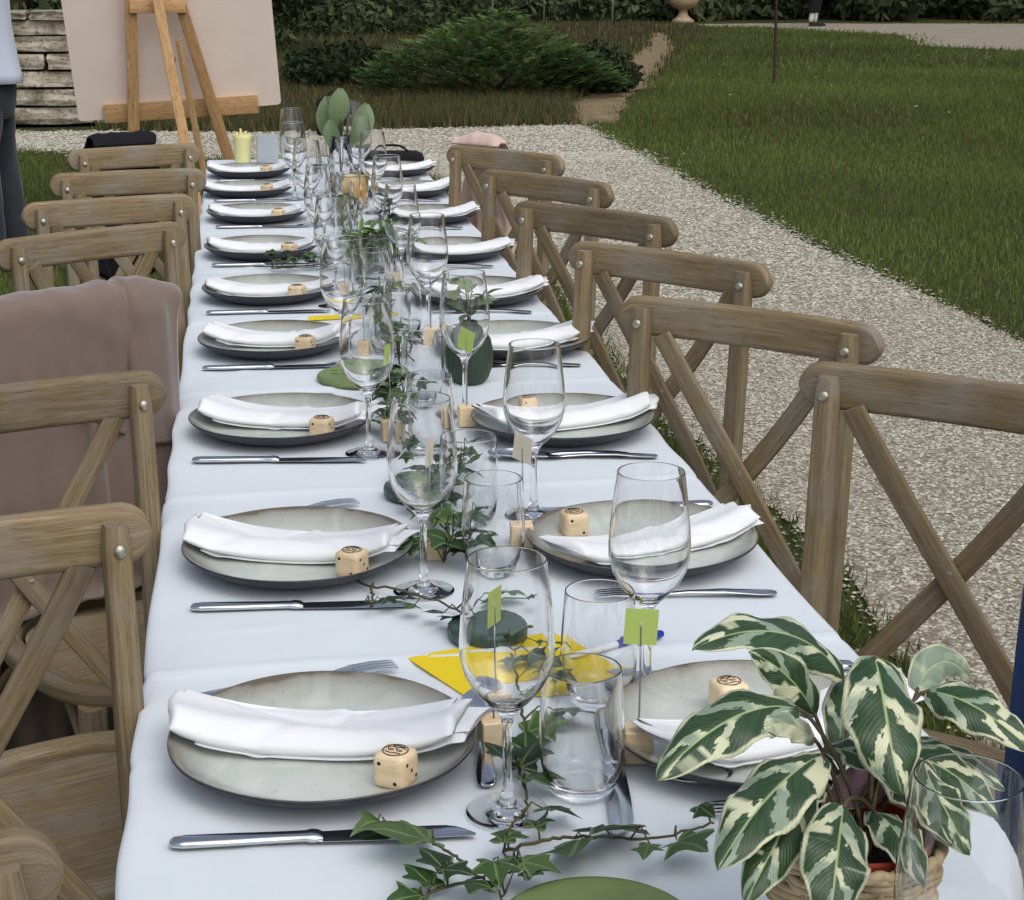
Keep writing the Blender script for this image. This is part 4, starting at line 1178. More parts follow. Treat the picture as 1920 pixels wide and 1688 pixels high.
def make_die(name_label, loc, rotz, group):
    d = thing('wooden_die', name_label, 'die', loc, rotz, group); d.scale = (.94, .94, .94)
    obj('cube_body', DIE[0], d, (0, 0, .0165))
    H = .01635
    for x, z in ((-.008, .0085), (.008, -.0085)): obj('pip', DIE[1], d, (x, -H, .0165 + z), (R(90), 0, 0))
    for k in (-1, 0, 1): obj('pip', DIE[1], d, (H, k * .0078, .0165 - k * .0078), (0, R(90), 0))
    for x in (-.008, .008):
        for z in (-.008, .008): obj('pip', DIE[1], d, (x, H, .0165 + z), (R(-90), 0, 0))
    obj('burnt_emblem', DIE[2], d, (0, 0, .0165 + H + .0001))
    return d

# cutlery, laid along +x (handle at x=0)
def cut_loft(stations, n=10):
    """stations: (x, y, z, half width, half thickness)"""
    m = MB()
    m.loft([[Vector((x, y + hw * math.cos(2 * math.pi * j / n), z + ht * math.sin(2 * math.pi * j / n))) for j in range(n)] for x, y, z, hw, ht in stations])
    return m
def knife_meshes():
    h = cut_loft([(0, 0, .0042, .004, .002), (.003, 0, .0044, .0075, .0036), (.012, 0, .0045, .0092, .0042), (.05, 0, .0045, .0084, .0040), (.09, 0, .0045, .0072, .0038), (.108, 0, .0045, .0070, .0040), (.113, 0, .0045, .0090, .0046), (.118, 0, .0044, .0084, .0040), (.122, 0, .0042, .0070, .0020)], 14)
    b = MB(); rings = []
    for i in range(17):
        f = i / 16; x = .119 + .126 * f
        top = .0085 + .0015 * math.sin(f * 3.1); bot = -.0085 - .002 * math.sin(f * 2.6)
        if f > .8: top = top * (1 - ((f - .8) / .2) ** 2 * 1.25) - .004 * ((f - .8) / .2) ** 2
        rings.append([Vector((x, bot, .0030)), Vector((x, (top + bot) / 2, .0018)), Vector((x, top, .0024)), Vector((x, top, .0036)), Vector((x, (top + bot) / 2, .0046)), Vector((x, bot, .0034))])
    b.loft(rings)
    return h.mesh('handle', M['steel'], True, 60, recalc=True), b.mesh('blade', M['steel'], True, 45, recalc=True)
def fork_meshes():
    zc = lambda x: .0030 + .010 * math.sin(min(1, x / .15) * math.pi) ** 2 * .35 + .006 * max(0, (x - .13) / .06) * (1 - max(0, (x - .165) / .05))
    h = cut_loft([(0, 0, zc(0), .004, .0012), (.004, 0, zc(.004), .0085, .0016), (.02, 0, zc(.02), .0092, .0018), (.06, 0, zc(.06), .0062, .0018), (.10, 0, zc(.1), .0036, .0019), (.125, 0, zc(.125), .0034, .0018), (.14, 0, zc(.14), .0085, .0014), (.15, 0, zc(.15), .0115, .0012), (.160, 0, zc(.16), .0118, .0011)], 12)
    t_ = MB()
    for k in range(4):
        y = (k - 1.5) * .0063
        t_.loft([[Vector((x, y + hw * c, zc(x) + .001 * s_)) for c, s_ in ((1, 1), (-1, 1), (-1, -1), (1, -1))] for x, hw in ((.157, .0020), (.18, .0017), (.198, .0013), (.204, .0005))])
    return h.mesh('handle', M['steel'], True, 60, recalc=True), t_.mesh('tines', M['steel'], True, 40, recalc=True)
def spoon_meshes():
    zc = lambda x: .0028 + .005 * math.sin(min(1, x / .14) * math.pi)
    h = cut_loft([(0, 0, zc(0), .004, .0012), (.004, 0, zc(.004), .0078, .0016), (.02, 0, zc(.02), .0085, .0018), (.06, 0, zc(.06), .0055, .0018), (.10, 0, zc(.1), .0034, .0019), (.128, 0, zc(.128), .0036, .0016), (.138, 0, zc(.138), .007, .0010)], 12)
    b = MB(); nr, na = 7, 24; verts = []; faces = []
    for side in (0, 1):
        for i in range(nr + 1):
            f = i / nr
            for j in range(na):
                a = 2 * math.pi * j / na; rx, ry = .031, .0195
                egg = 1 - .12 * math.cos(a)
                verts.append(Vector((.163 + rx * f * math.cos(a), ry * f * math.sin(a) * egg, .0018 + .0075 * f ** 2.2 + (.0011 if side == 0 else 0))))
    N = (nr + 1) * na
    for i in range(nr):
        for j in range(na):
            k = (j + 1) % na
            faces.append((i * na + j, (i + 1) * na + j, (i + 1) * na + k, i * na + k)); faces.append((N + i * na + j, N + i * na + k, N + (i + 1) * na + k, N + (i + 1) * na + j))
    for j in range(na):
        k = (j + 1) % na; faces.append((nr * na + j, N + nr * na + j, N + nr * na + k, nr * na + k))
    b.add(verts, faces)
    return h.mesh('handle', M['steel'], True, 60, recalc=True), b.mesh('bowl', M['steel'], True, 60, recalc=False)
KN, FK, SP = knife_meshes(), fork_meshes(), spoon_meshes()
def cutlery(kind, label, loc, rotz, group):
    o = thing({'knife': 'table_knife', 'fork': 'table_fork', 'spoon': 'dessert_spoon'}[kind], label, kind, (loc[0], loc[1], T + .0012), R(rotz), group)
    a, b = {'knife': KN, 'fork': FK, 'spoon': SP}[kind]
    obj('handle', a, o); obj({'knife': 'blade', 'fork': 'tines', 'spoon': 'bowl'}[kind], b, o)
    return o

# glasses
def glass_mesh(kind):
    m = MB()
    if kind == 'wine':
        out = [(0, 0), (.030, 0), (.0335, .0001), (.0343, .0005), (.0345, .0009), (.0342, .0013), (.0335, .0016), (.030, .0021), (.024, .0032), (.014, .0052), (.0075, .0095), (.0048, .018), (.0040, .035), (.0038, .060), (.0042, .078), (.0060, .0865), (.0105, .0935), (.0190, .1015), (.0285, .1125), (.0355, .1260), (.0388, .1400), (.0392, .1530), (.0380, .1720), (.0355, .1950), (.0325, .2180), (.03196, .2225), (.0319, .2232), (.03165, .2236), (.0314, .2237)]
        inn = [(.03115, .2236), (.0309, .2232), (.03096, .2225), (.0315, .2180), (.0345, .1950), (.0370, .1720), (.0382, .1530), (.0378, .1400), (.0345, .1270), (.0275, .1140), (.0180, .1035), (.0090, .0965), (.0040, .0945), (0, .0940)]
        prof = out + inn; n = 48
    else:
        out = [(0, .0008), (.020, .0), (.0245, .0012), (.0285, .0060), (.0325, .0160), (.0355, .0320), (.0366, .0500), (.0360, .0720), (.0342, .0980), (.0330, .1128), (.0329, .1135), (.03265, .1140), (.0323, .11415)]
        inn = [(.03195, .1140), (.0317, .1135), (.0318, .1128), (.0329, .0980), (.0347, .0720), (.0353, .0500), (.0342, .0330), (.0312, .0190), (.0265, .0120), (.018, .0098), (0, .0092)]
        prof = out + inn; n = 44
    m.lathe(prof, n)
    return m.mesh(kind, M['clear_glass'], True, recalc=True)
WG, TG = glass_mesh('wine'), glass_mesh('tumbler')
WG.name = 'wine_glass'; TG.name = 'tumbler'
CLOTH = T + .0012
def wine(x, y, label, group='wine glasses on the table'):
    return tag(obj('wine_glass', WG, None, (x, y, CLOTH), (0, 0, rnd.uniform(0, 6))), label, 'wine glass', group)
def tumbler(x, y, label, group='water tumblers on the table'):
    return tag(obj('tumbler', TG, None, (x, y, CLOTH), (0, 0, rnd.uniform(0, 6))), label, 'tumbler', group)

# ---- lay the settings
LGL = [(.197, 1.318), (.183, 1.856), (.164, 2.432)]
RGL = [(.367, 1.542), (.350, 2.111), (.328, 2.634), (.336, 3.253)]
LTU = [(.265, 1.345), (.269, 1.906), (.250, 2.424)]
RTU = [(.316, 1.525), (.266, 2.092), (.271, 2.704)]
napL = [(-.006, .014, -15, 0), (-.008, .014, -16, 1), (.004, .010, -13, 2), (.004, .006, -12, 3), (.004, .004, -9, 4), (.0, .004, -8, 0), (.0, .0, -8, 1), (.0, .0, -6, 2), (.0, .0, -10, 3)]
napR = [(.02, -.01, 22, 1), (.012, -.012, 20, 2), (.010, .012, 14, 3), (.01, -.004, 12, 4), (.01, -.004, 14, 0), (.01, 0, 10, 1), (0, 0, 12, 2), (0, 0, 10, 3), (0, 0, 9, 4)]
for side, (PL, NP) in enumerate(((LPL, napL), (RPL, napR))):
    for i, (x, y) in enumerate(PL):
        k = i + 1; wh = where(k, side); r = random.Random(500 + side * 50 + i)
        tag(obj('plate', PLATES[(i + side) % 4], None, (x, y, CLOTH), (0, 0, r.uniform(0, 6.28))), 'grey glazed plate with dark edge, ' + wh, 'plate', 'plates along the table')
        dx, dy, a, v = NP[i]
        nk = obj('napkin', NAPS[v], None, (x + dx, y + dy, CLOTH), (0, 0, R(a + r.uniform(-5, 5)))); nk.scale = (r.uniform(.94, 1.03), r.uniform(.9, 1.1), r.uniform(.95, 1.1))
        tag(nk, 'folded white napkin on the plate, ' + wh, 'napkin', 'napkins on the plates')
        if side == 0:
            make_die('pale wooden die on the plate, ' + wh, (x + .060 + r.uniform(-.006, .006), y - .078 + r.uniform(-.003, .006), CLOTH + .0088), R(-32 + r.uniform(-8, 8)), 'wooden dice on the plates')
            gx, gy = LGL[i] if i < len(LGL) else (x + .128 + r.uniform(-.01, .012), y - .125 + r.uniform(-.02, .02))
            wine(gx, gy, 'tall clear wine glass, ' + wh)
            tx, ty = LTU[i] if i < len(LTU) else (x + .205 + r.uniform(-.015, .015), y - .10 + r.uniform(-.03, .03))
            tumbler(tx, ty, 'clear water tumbler, ' + wh)
            cutlery('knife', 'steel table knife beside the plate, ' + wh, (-.080 + r.uniform(-.006, .006), [1.298, 1.832, 2.422][i] if i < 3 else y - .150 + r.uniform(-.008, .008)), [-3, -5, -7][i] if i < 3 else r.uniform(-6, -1), 'knives along the table')
            cutlery('fork', 'steel fork behind the plate, ' + wh, (-.066, y + [.148, .168, .160][i] if i < 3 else y + .160 + r.uniform(-.01, .01)), [14, 15, 11][i] if i < 3 else r.uniform(0, 6), 'forks along the table')
        else:
            if i < 3:
                dxx, dyy, an = [(-.012, .058, 12), (-.072, .058, 8), (-.045, .066, 10)][i]
                make_die('wooden die behind the napkin on the plate, ' + wh, (x + dxx, y + dyy, CLOTH + .0088), R(an), 'wooden dice on the plates')
            gx, gy = RGL[i] if i < len(RGL) else (x - .135 + r.uniform(-.012, .012), y + .15 + r.uniform(-.02, .02))
            wine(gx, gy, 'tall clear wine glass, ' + wh)
            tx, ty = RTU[i] if i < len(RTU) else (x - .19 + r.uniform(-.015, .015), y + .13 + r.uniform(-.03, .03))
            tumbler(tx, ty, 'clear water tumbler, ' + wh)
            cutlery('fork', 'steel fork beside the plate, ' + wh, (.565 + r.uniform(-.006, .006), y - .155 + r.uniform(-.006, .006)), 180 + r.uniform(-10, -4), 'forks along the table')
            cutlery('knife', 'steel table knife behind the plate, ' + wh, (.585, y + .165 + r.uniform(-.008, .008)), 180 + r.uniform(-2, 3), 'knives along the table')
wine(.408, .893, 'tall clear wine glass standing right beside the variegated potted plant')
cutlery('spoon', 'dessert spoon lying between the ivy and the first plate, bowl towards the easel', (.186, 1.362), 84, 'dessert spoons in the middle of the table')
cutlery('knife', 'small knife lying by the first name card block, blade towards the potted plant', (.318, 1.50), -98, 'knives along the table')
cutlery('spoon', 'spoon lying beside the potted plant with its bowl towards the ivy', (.53, 1.335), 176, 'dessert spoons in the middle of the table')
cutlery('spoon', 'spoon lying along the table beside the ribbed green vase', (.53, 2.365), 177, 'dessert spoons in the middle of the table')

# ---- name-card holders and cards
def card_block(x, y, hgt, rot, label, group='wooden card holders'):
    o = thing('card_holder', label, 'card holder', (x, y, CLOTH), R(rot), group)
    bm = bmesh.new(); bmesh.ops.create_cube(bm, size=1)
    for v in bm.verts: v.co.x *= .025; v.co.y *= .025; v.co.z = (v.co.z + .5) * .030
    bmesh.ops.bevel(bm, geom=bm.edges[:], offset=.0008, segments=1, affect='EDGES')
    uvl = bm.loops.layers.uv.new('UVMap')
    for f in bm.faces:
        for l in f.loops: l[uvl].uv = (l.vert.co.x + x * 3, l.vert.co.z * .6 + l.vert.co.y)
    me = bpy.data.meshes.new('block'); bm.to_mesh(me); bm.free(); me.materials.append(M['light_wood'])
    obj('block', me, o)
    m = MB(); m.tube([(0, 0, .026), (.0006, 0, .026 + hgt * .5), (0, .0, .026 + hgt)], .0009, 7)
    m.tube([(0, -.0012, .026 + hgt - .012), (0, -.0016, .026 + hgt + .004), (.0, -.0010, .026 + hgt + .010)], .0008, 6)
    obj('wire', m.mesh('wire', M['wire_metal']), o)
    return o
def card(x, y, z, rot, tilt, mat, label, w=.029, h=.033):
    m = MB(); m.loft([[Vector((u, d, v)) for u, v in rrect(w / 2, h / 2, .0006, 1)] for d in (-.0003, .0003)])
    tag(obj('name_card', m.mesh('name_card', M[mat], False, recalc=True), None, (x, y, z), (R(0), R(tilt), R(rot))), label, 'card', 'blank cards held by the wooden blocks')
for x, y, hg, rot, cr, ct, mat, lab in [
    (.203, 1.440, .105, 6, 58, 4, 'card_green', 'nearest the dessert spoon'),
    (.327, 1.400, .094, -8, -8, 3, 'card_green', 'standing nearest the variegated potted plant'),
    (.203, 1.968, .098, 4, 66, 3, 'card_cream', 'beside the second plate opposite the gravel side'),
    (.316, 1.990, .092, -4, -52, 8, 'card_cream', 'beside the second plate on the gravel side'),
    (.322, 2.568, .100, 2, -48, 14, 'card_green', 'in front of the ribbed dark green vase'),
    (.200, 2.50, .096, 5, 60, 4, 'card_green', 'beside the round green trivet in mid table')]:
    card_block(x, y, hg, rot, 'small wooden cube card holder with wire, ' + lab)
    card(x, y - .0014, CLOTH + .026 + hg + .006, cr, ct, mat, ('lime green' if mat == 'card_green' else 'cream') + ' blank card on a wire, ' + lab)
for j, (x, y) in enumerate([(.20, 3.06), (.33, 3.15), (.20, 3.60), (.32, 3.75)]):
    card_block(x, y, .09, rnd.uniform(-20, 20), 'small wooden cube card holder, %s of four beyond the ribbed vase' % ORD[j + 1])

# ---- yellow papers and pen
def flat_card(name, pts, z, mat, label, cat, group=None):
    m = MB(); P = [Vector((x, y, 0)) for x, y in pts]
    m.loft([[p + Vector((0, 0, dz)) for p in P] for dz in (0, .0009)])
    return tag(obj(name, m.mesh(name, M[mat], False, recalc=True), None, (0, 0, z)), label, cat, group)
flat_card('yellow_envelope', [(.146, 1.660), (.176, 1.672), (.305, 1.705), (.368, 1.580), (.30, 1.548), (.196, 1.548)], CLOTH + .0004, 'paper_yellow', 'bright yellow paper lying under the first wine glasses', 'paper')
flat_card('yellow_envelope', [(.115, 3.40), (.118, 3.44), (.21, 3.45), (.22, 3.41)], CLOTH + .0004, 'paper_yellow', 'bright yellow paper partly behind the fourth plate', 'paper')
flat_card('yellow_tag', [(.286 + .012 * math.cos(a), 3.43 + .02 * math.sin(a)) for a in np.linspace(0, 6.1, 18)], CLOTH + .0004, 'paper_yellow', 'small round yellow paper between the far tumblers', 'paper')
pen = thing('pen', 'slim biro with a blue cap lying on the yellow paper', 'pen', (.300, 1.625, CLOTH + .0055), R(24))
m = MB(); m.tube([(0, 0, 0), (.012, 0, 0), (.10, 0, 0)], [.0006, .0038, .0038], 8); obj('barrel', m.mesh('barrel', M['pen_body'], True, 40), pen)
m = MB(); m.tube([(.070, 0, 0), (.072, 0, 0), (.122, 0, 0), (.126, 0, 0)], [.0042, .0046, .0046, .003], 8); m.box((.092, 0, .0056), (.034, .0028, .0016)); obj('cap', m.mesh('cap', M['pen_blue'], True, 40), pen)

# ---- green trivets, dishes, ribbed vase
def trivet(x, y, label, rot):
    o = thing('trivet', label, 'trivet', (x, y, CLOTH), R(rot), 'round green trivets')
    m = MB(); m.lathe([(0, 0), (.073, 0), (.0765, .002), (.077, .006), (.0745, .0095), (.070, .0100), (.066, .0085), (0, .0082)], 56); obj('disc', m.mesh('disc', M['trivet_green'], True, recalc=True), o)
    for j in range(3):
        for s in range(2):
            m = MB(); cx = -.045 + j * .017; cyy = .005 + s * .022
            m.loft([[Vector((cx + u + d, cyy + v + abs(d) * .9, .0082 + w)) for u, v, w in ((-.0016, 0, 0), (0, -.0012, .0022), (.0016, 0, 0))] for d in (-.006, 0, .006)], True, True)
            obj('embossed_chevron', m.mesh('embossed_chevron', M['trivet_green'], False, recalc=True), o)
    return o
trivet(.187, 2.895, 'round green trivet with embossed chevrons in mid table', 0)
trivet(.232, 1.112, 'round green trivet beside the front ivy and the potted plant', 40)
def dish(x, y, rad, hgt, label):
    m = MB(); n = 64; wob = lambda a: 1 + .018 * math.cos(20 * a)
    m.lathe([(0, 0), (rad * .9, 0), (rad, hgt * .2), (rad * 1.01, hgt * .8), (rad * .94, hgt), (rad * .80, hgt * 1.04), (0, hgt * 1.06)], n, wob=wob)
    return tag(obj('candle_dish', m.mesh('candle_dish', M['dish_teal'], True, 50, recalc=True), None, (x, y, CLOTH)), label, 'dish', 'dark green ribbed dishes')
dish(.212, 2.215, .044, .018, 'dark teal round ribbed dish behind the second plate')
dish(.236, 1.705, .043, .017, 'dark green ribbed round candle behind the yellow paper')
vz = thing('ribbed_vase', 'dark green egg-shaped ribbed vase holding pale leaves', 'vase', (.362, 2.845, CLOTH)); vz.scale = (.92, .92, .92)
m = MB(); wob = lambda a: 1 + .035 * abs(math.cos(12 * a))
m.lathe([(0, 0), (.026, 0), (.034, .010), (.0415, .032), (.0425, .055), (.038, .080), (.027, .098), (.018, .106)], 156, wob=wob)
m.lathe([(.018, .106), (.0185, .112), (.015, .112), (.0145, .100), (0, .09)], 156)
obj('body', m.mesh('body', M['vase_green'], True, recalc=False), vz)

# ---- ivy
def ivy_leaf_mesh(seed, curl=.18):
    r = random.Random(seed)
    half = [(.0, .0), (.10, -.07), (.24, -.10), (.37, -.06), (.36, .06), (.30, .15), (.34, .22), (.47, .30), (.58, .41), (.49, .48), (.36, .51), (.25, .56), (.19, .68), (.11, .84), (.0, 1.0)]
    out = half + [(-x, y) for x, y in half[-2:0:-1]]
    out = [(x * (1 + r.uniform(-.08, .08)) , y * (1 + r.uniform(-.05, .05)) - .0) for x, y in out]
    n = len(out); verts = []; c = (0, .28); uvv = []
    ax, ay = r.uniform(-.5, .5) * curl, r.uniform(.5, 1.2) * curl
    def zz(x, y): return -ay * (y - .3) ** 2 * 1.1 + .35 * abs(x) * curl * 1.4 - .5 * x * x * curl * 2 + ax * x * y + .03 * math.sin(7 * x + 5 * y + seed)
    verts.append((c[0], c[1], zz(*c))); uvv.append(c)
    for f in (.5, 1.0):
        for x, y in out:
            px, py = c[0] + (x - c[0]) * f, c[1] + (y - c[1]) * f
            verts.append((px, py, zz(px, py))); uvv.append((px, py))
    faces = []
    for i in range(n):
        j = (i + 1) % n
        faces.append((0, 1 + i, 1 + j)); faces.append((1 + i, 1 + n + i, 1 + n + j, 1 + j))
    m = MB(); m.add([Vector(v) for v in verts], faces, [[uvv[i] for i in f] for f in faces])
    return m.mesh('leaf', M['ivy_leaf'], True)
IVY = [ivy_leaf_mesh(s, c) for s, c in ((1, .2), (2, .45), (3, .7), (4, .3), (5, .9), (6, .5))]
def ivy_vine(label, paths, leaves, seed, lift=.0, group='ivy sprigs along the table', big_=1.2, tilt=1.0):
    r = random.Random(seed)
    o = thing('ivy_vine', label, 'ivy', (paths[0][0][0], paths[0][0][1], CLOTH), 0, group)
    ox, oy = paths[0][0][0], paths[0][0][1]
    nodes = []
    for pth in paths:
        P = catmull([(x - ox, y - oy, .004 + .008 * r.random()) for x, y in pth], 8)
        P = [p + Vector((r.uniform(-.002, .002), r.uniform(-.002, .002), r.uniform(0, .002))) for p in P]
        m = MB(); m.tube(P, [.0016 * (1 - .4 * i / len(P)) for i in range(len(P))], 6)
        obj('stem', m.mesh('stem', M['vine_stem']), o); nodes += P
    for (x, y, s) in leaves:
        p = Vector((x - ox, y - oy, .010)); q = min(nodes, key=lambda t: (t - p).length)
        d = (p - q); d.z = 0
        ang = math.atan2(d.y, d.x) - math.pi / 2 if d.length > .006 else r.uniform(0, 6.28)
        ang += r.uniform(-.6, .6)
        sc = s * big_
        zl = max(.010, .010 + r.uniform(0, .014) + lift * r.random())
        base = p - Vector((math.cos(ang + math.pi / 2), math.sin(ang + math.pi / 2), 0)) * sc * .35
        base.z = zl
        lf = obj('leaf', r.choice(IVY), o, base, (r.uniform(-.15, .50) * tilt, r.uniform(-.45, .45) * tilt, ang)); lf.scale = (sc, sc, sc)
        mid = (q + base) / 2; mid.z = max(q.z, base.z) + .006
        pet = MB(); pet.tube([q, mid, base], [.0009, .0008, .0007], 5); obj('leaf_stalk', pet.mesh('leaf_stalk', M['vine_stem']), o)
    return o
IVY_FRONT = [(0.084, 1.293, 0.026), (0.105, 1.249, 0.053), (0.112, 1.190, 0.028), (0.136, 1.184, 0.024), (0.168, 1.185, 0.030), (0.187, 1.199, 0.017), (0.186, 1.235, 0.025), (0.213, 1.262, 0.021), (0.233, 1.284, 0.031), (0.240, 1.216, 0.056), (0.271, 1.241, 0.049), (0.324, 1.207, 0.036), (0.350, 1.257, 0.020), (0.228, 1.343, 0.032), (0.198, 1.375, 0.028), (0.228, 1.417, 0.028), (0.246, 1.437, 0.034), (0.224, 1.385, 0.035), (0.279, 1.472, 0.039), (0.279, 1.541, 0.031), (0.259, 1.470, 0.025), (0.196, 1.177, 0.020), (0.20, 1.187, 0.028), (0.288, 1.195, 0.020), (.125, 1.205, .030), (.15, 1.17, .03), (.10, 1.165, .026)]
ivy_vine('front ivy sprig with broad dark leaves spilling towards the potted plant',
         [[(.248, 1.628), (.240, 1.52), (.232, 1.442), (.219, 1.40), (.214, 1.32), (.196, 1.275), (.183, 1.235), (.17, 1.16)], [(.088, 1.300), (.110, 1.285), (.133, 1.260), (.150, 1.225), (.162, 1.19)], [(.183, 1.236), (.215, 1.243), (.251, 1.246), (.308, 1.243), (.358, 1.255)], [(.11, 1.17), (.15, 1.20), (.185, 1.21)]],
         IVY_FRONT, 61, big_=1.22, tilt=.8)
ivy_vine('trailing ivy twig reaching onto the second plate', [[(.093, 1.905), (.118, 1.868), (.159, 1.825), (.208, 1.775), (.245, 1.70), (.250, 1.630)], [(.125, 1.86), (.122, 1.815), (.118, 1.785)]],
         [(.184, 1.748, .024), (.200, 1.725, .029), (.161, 1.772, .020), (.141, 1.796, .023), (.118, 1.783, .013), (.262, 1.66, .03), (.275, 1.60, .034), (.245, 1.60, .026), (.29, 1.63, .02), (.30, 1.77, .016), (.275, 1.80, .03), (.25, 1.79, .034)], 62)
def garland(label, path, n, smin, smax, seed, spread=.05, lift=.03):
    r = random.Random(seed); P = catmull([(x, y, 0) for x, y in path], 10); lv = []
    for k in range(n):
        p = r.choice(P); lv.append((p.x + r.gauss(0, spread * .6), p.y + r.gauss(0, spread), r.uniform(smin, smax)))
    return ivy_vine(label, [path, [(x + .03 * math.sin(i * 2.1 + seed), y + .02) for i, (x, y) in enumerate(path)]], lv, seed, lift)
garland('dense ivy sprig between the second and third wine glasses', [(.215, 1.93), (.232, 2.02), (.218, 2.11), (.240, 2.20), (.262, 2.29), (.290, 2.35)], 46, .018, .038, 63, .035)
garland('dark ivy sprig between the green trivet and the third plate', [(.205, 2.42), (.20, 2.56), (.215, 2.68), (.225, 2.79)], 22, .020, .036, 64, .03)
garland('ivy sprig beyond the green trivet among the tumblers', [(.255, 2.96), (.262, 3.15), (.25, 3.32), (.27, 3.5)], 30, .02, .038, 65, .03, .05)
garland('small dark ivy sprig lying behind the fifth plate', [(.058, 3.98), (.10, 3.965), (.15, 3.975), (.19, 3.98)], 16, .016, .028, 66, .012, .02)
garland('ivy sprig under the far green bouquet', [(.25, 3.75), (.27, 4.0), (.26, 4.3), (.26, 4.6), (.27, 4.9)], 46, .02, .04, 67, .04, .06)

# ---- pale leafy stems in the ribbed vase
def simple_leaf(seed, w=.55, droop=.35):
    r = random.Random(seed); N = 9; rows = []
    for i in range(N + 1):
        u = i / N; ww = w * .5 * math.sin(math.pi * min(1, u * .96 + .04)) ** .8 + .004
        rows.append([Vector((v * ww, u, -droop * u * u + .25 * ww * abs(v))) for v in (-1, -.5, 0, .5, 1)])
    m = MB(); m.loft(rows, False, False); return m
def leafy(mat, seed, w=.55, droop=.35): return simple_leaf(seed, w, droop).mesh('leaf', mat, True)
plain('leaf_sage', srgb(112, 130, 92), .55, var=.15, scale=30)
plain('leaf_mid', srgb(92, 120, 54), .5, var=.25, scale=40)
plain('leaf_deep', srgb(40, 62, 34), .5, var=.25, scale=40)
LS, LM, LD = leafy(M['leaf_sage'], 1, .62, .3), leafy(M['leaf_mid'], 2, .30, .5), leafy(M['leaf_deep'], 3, .4, .4)
def bunch(root, base, n, L, spread, leafm, lsz, seed, stem='vine_stem', per=5, zlean=1.0):
    r = random.Random(seed)
    for i in range(n):
        a = r.uniform(0, 6.28); q = r.uniform(.15, 1) * spread; l = L * r.uniform(.7, 1.1)
        P = bez(base, Vector(base) + Vector((0, 0, l * .5)), Vector(base) + Vector((math.cos(a) * q * .5, math.sin(a) * q * .5, l * .95 * zlean)), Vector(base) + Vector((math.cos(a) * q, math.sin(a) * q, l * zlean * r.uniform(.75, 1.0))), 10)
        st = MB(); st.tube(P, .0012, 5); obj('stem', st.mesh('stem', M[stem]), root)
        for k in range(per):
            p = P[int(3 + 7 * (k + .5) / per)]
            lf = obj('leaf', leafm if not isinstance(leafm, list) else r.choice(leafm), root, p, (r.uniform(-.2, .9), r.uniform(-.5, .5), a - math.pi / 2 + r.uniform(-1.6, 1.6)))
            s = lsz * r.uniform(.7, 1.25); lf.scale = (s, s, s)
bunch(vz, (0, 0, .09), 5, .10, .07, LS, .040, 81, per=4)

# ---- far end of the table: glass vases of greenery, amber jar, breadsticks, box, bag
def glass_vase(x, y, label, h=.14, rr=.034):
    o = thing('flower_vase', label, 'vase', (x, y, CLOTH))
    m = MB(); m.lathe([(0, 0), (rr * .9, 0), (rr, .004), (rr * .95, h * .5), (rr * 1.05, h), (rr * .98, h), (rr * .88, h * .5), (rr * .9, .010), (0, .008)], 32)
    obj('glass', m.mesh('glass', M['clear_glass'], True, recalc=True), o); return o
v1 = glass_vase(.298, 3.90, 'clear vase of loose green sprays in the middle of the table', .075)
LN = leafy(M['leaf_mid'], 7, .20, .35); LR = leafy(M['leaf_deep'], 8, .75, .2)
bunch(v1, (0, 0, .02), 24, .085, .075, [LN, LN, LN, LM], .048, 82, per=8)
bunch(v1, (.02, 0, .06), 2, .17, .055, LR, .022, 84, per=9)
v2 = glass_vase(.298, 5.42, 'clear vase with three very broad grey green leaves near the easel end', .16)
big = leafy(M['leaf_sage'], 5, .56, .45)
for a, l, h, s, rx, ry, rz in ((2.4, .045, .275, .15, R(-78), R(6), R(168)), (1.0, .012, .300, .115, R(-70), R(-10), R(190)), (-.2, .085, .255, .13, R(-62), R(-28), R(205)), (3.6, .03, .21, .10, R(-70), R(10), R(150))):
    p = Vector((math.cos(a) * l, math.sin(a) * l, h)); st = MB(); st.tube(bez((0, 0, .02), (0, 0, .14), p * .8, p, 8), .002, 6); obj('stem', st.mesh('stem', M['vine_stem']), v2)
    lf = obj('leaf', big, v2, p, (rx, ry, rz)); lf.scale = (s, s, s)
am = thing('amber_jar', 'amber glass jar candle among the far wine glasses', 'jar', (.310, 4.98, CLOTH))
m = MB(); m.lathe([(0, 0), (.036, 0), (.040, .004), (.041, .05), (.040, .088), (.037, .092), (.0355, .088), (.037, .05), (.036, .008), (0, .007)], 32); obj('glass', m.mesh('glass', M['amber_glass'], True, recalc=True), am)
m = MB(); m.lathe([(0, .009), (.0345, .009), (.035, .055), (.030, .057), (0, .055)], 28); obj('wax', m.mesh('wax', plain('wax', srgb(232, 200, 128), .5, var=.05)), am)
m = MB(); m.tube([(0, 0, .054), (.001, 0, .066)], .0012, 5); obj('wick', m.mesh('wick', M['black_plastic']), am)
cup = thing('breadstick_cup', 'pale yellow cup of breadsticks at the easel end of the table', 'cup', (.005, 6.14, CLOTH))
m = MB(); m.lathe([(0, 0), (.026, 0), (.027, .003), (.031, .085), (.034, .098), (.031, .098), (.028, .085), (.024, .006), (0, .005)], 28); obj('cup_body', m.mesh('cup_body', M['cup_yellow'], True, recalc=True), cup)
for k in range(7):
    a = k * .9; m = MB(); m.tube([(.012 * math.cos(a), .012 * math.sin(a), .01), (.02 * math.cos(a), .02 * math.sin(a), .10 + .008 * (k % 3))], .004, 7); obj('breadstick', m.mesh('breadstick', M['bread']), cup)
bx_ = thing('menu_holder', 'pale grey box shaped card standing beside the breadstick cup', 'menu holder', (.088, 6.12, CLOTH), R(6))
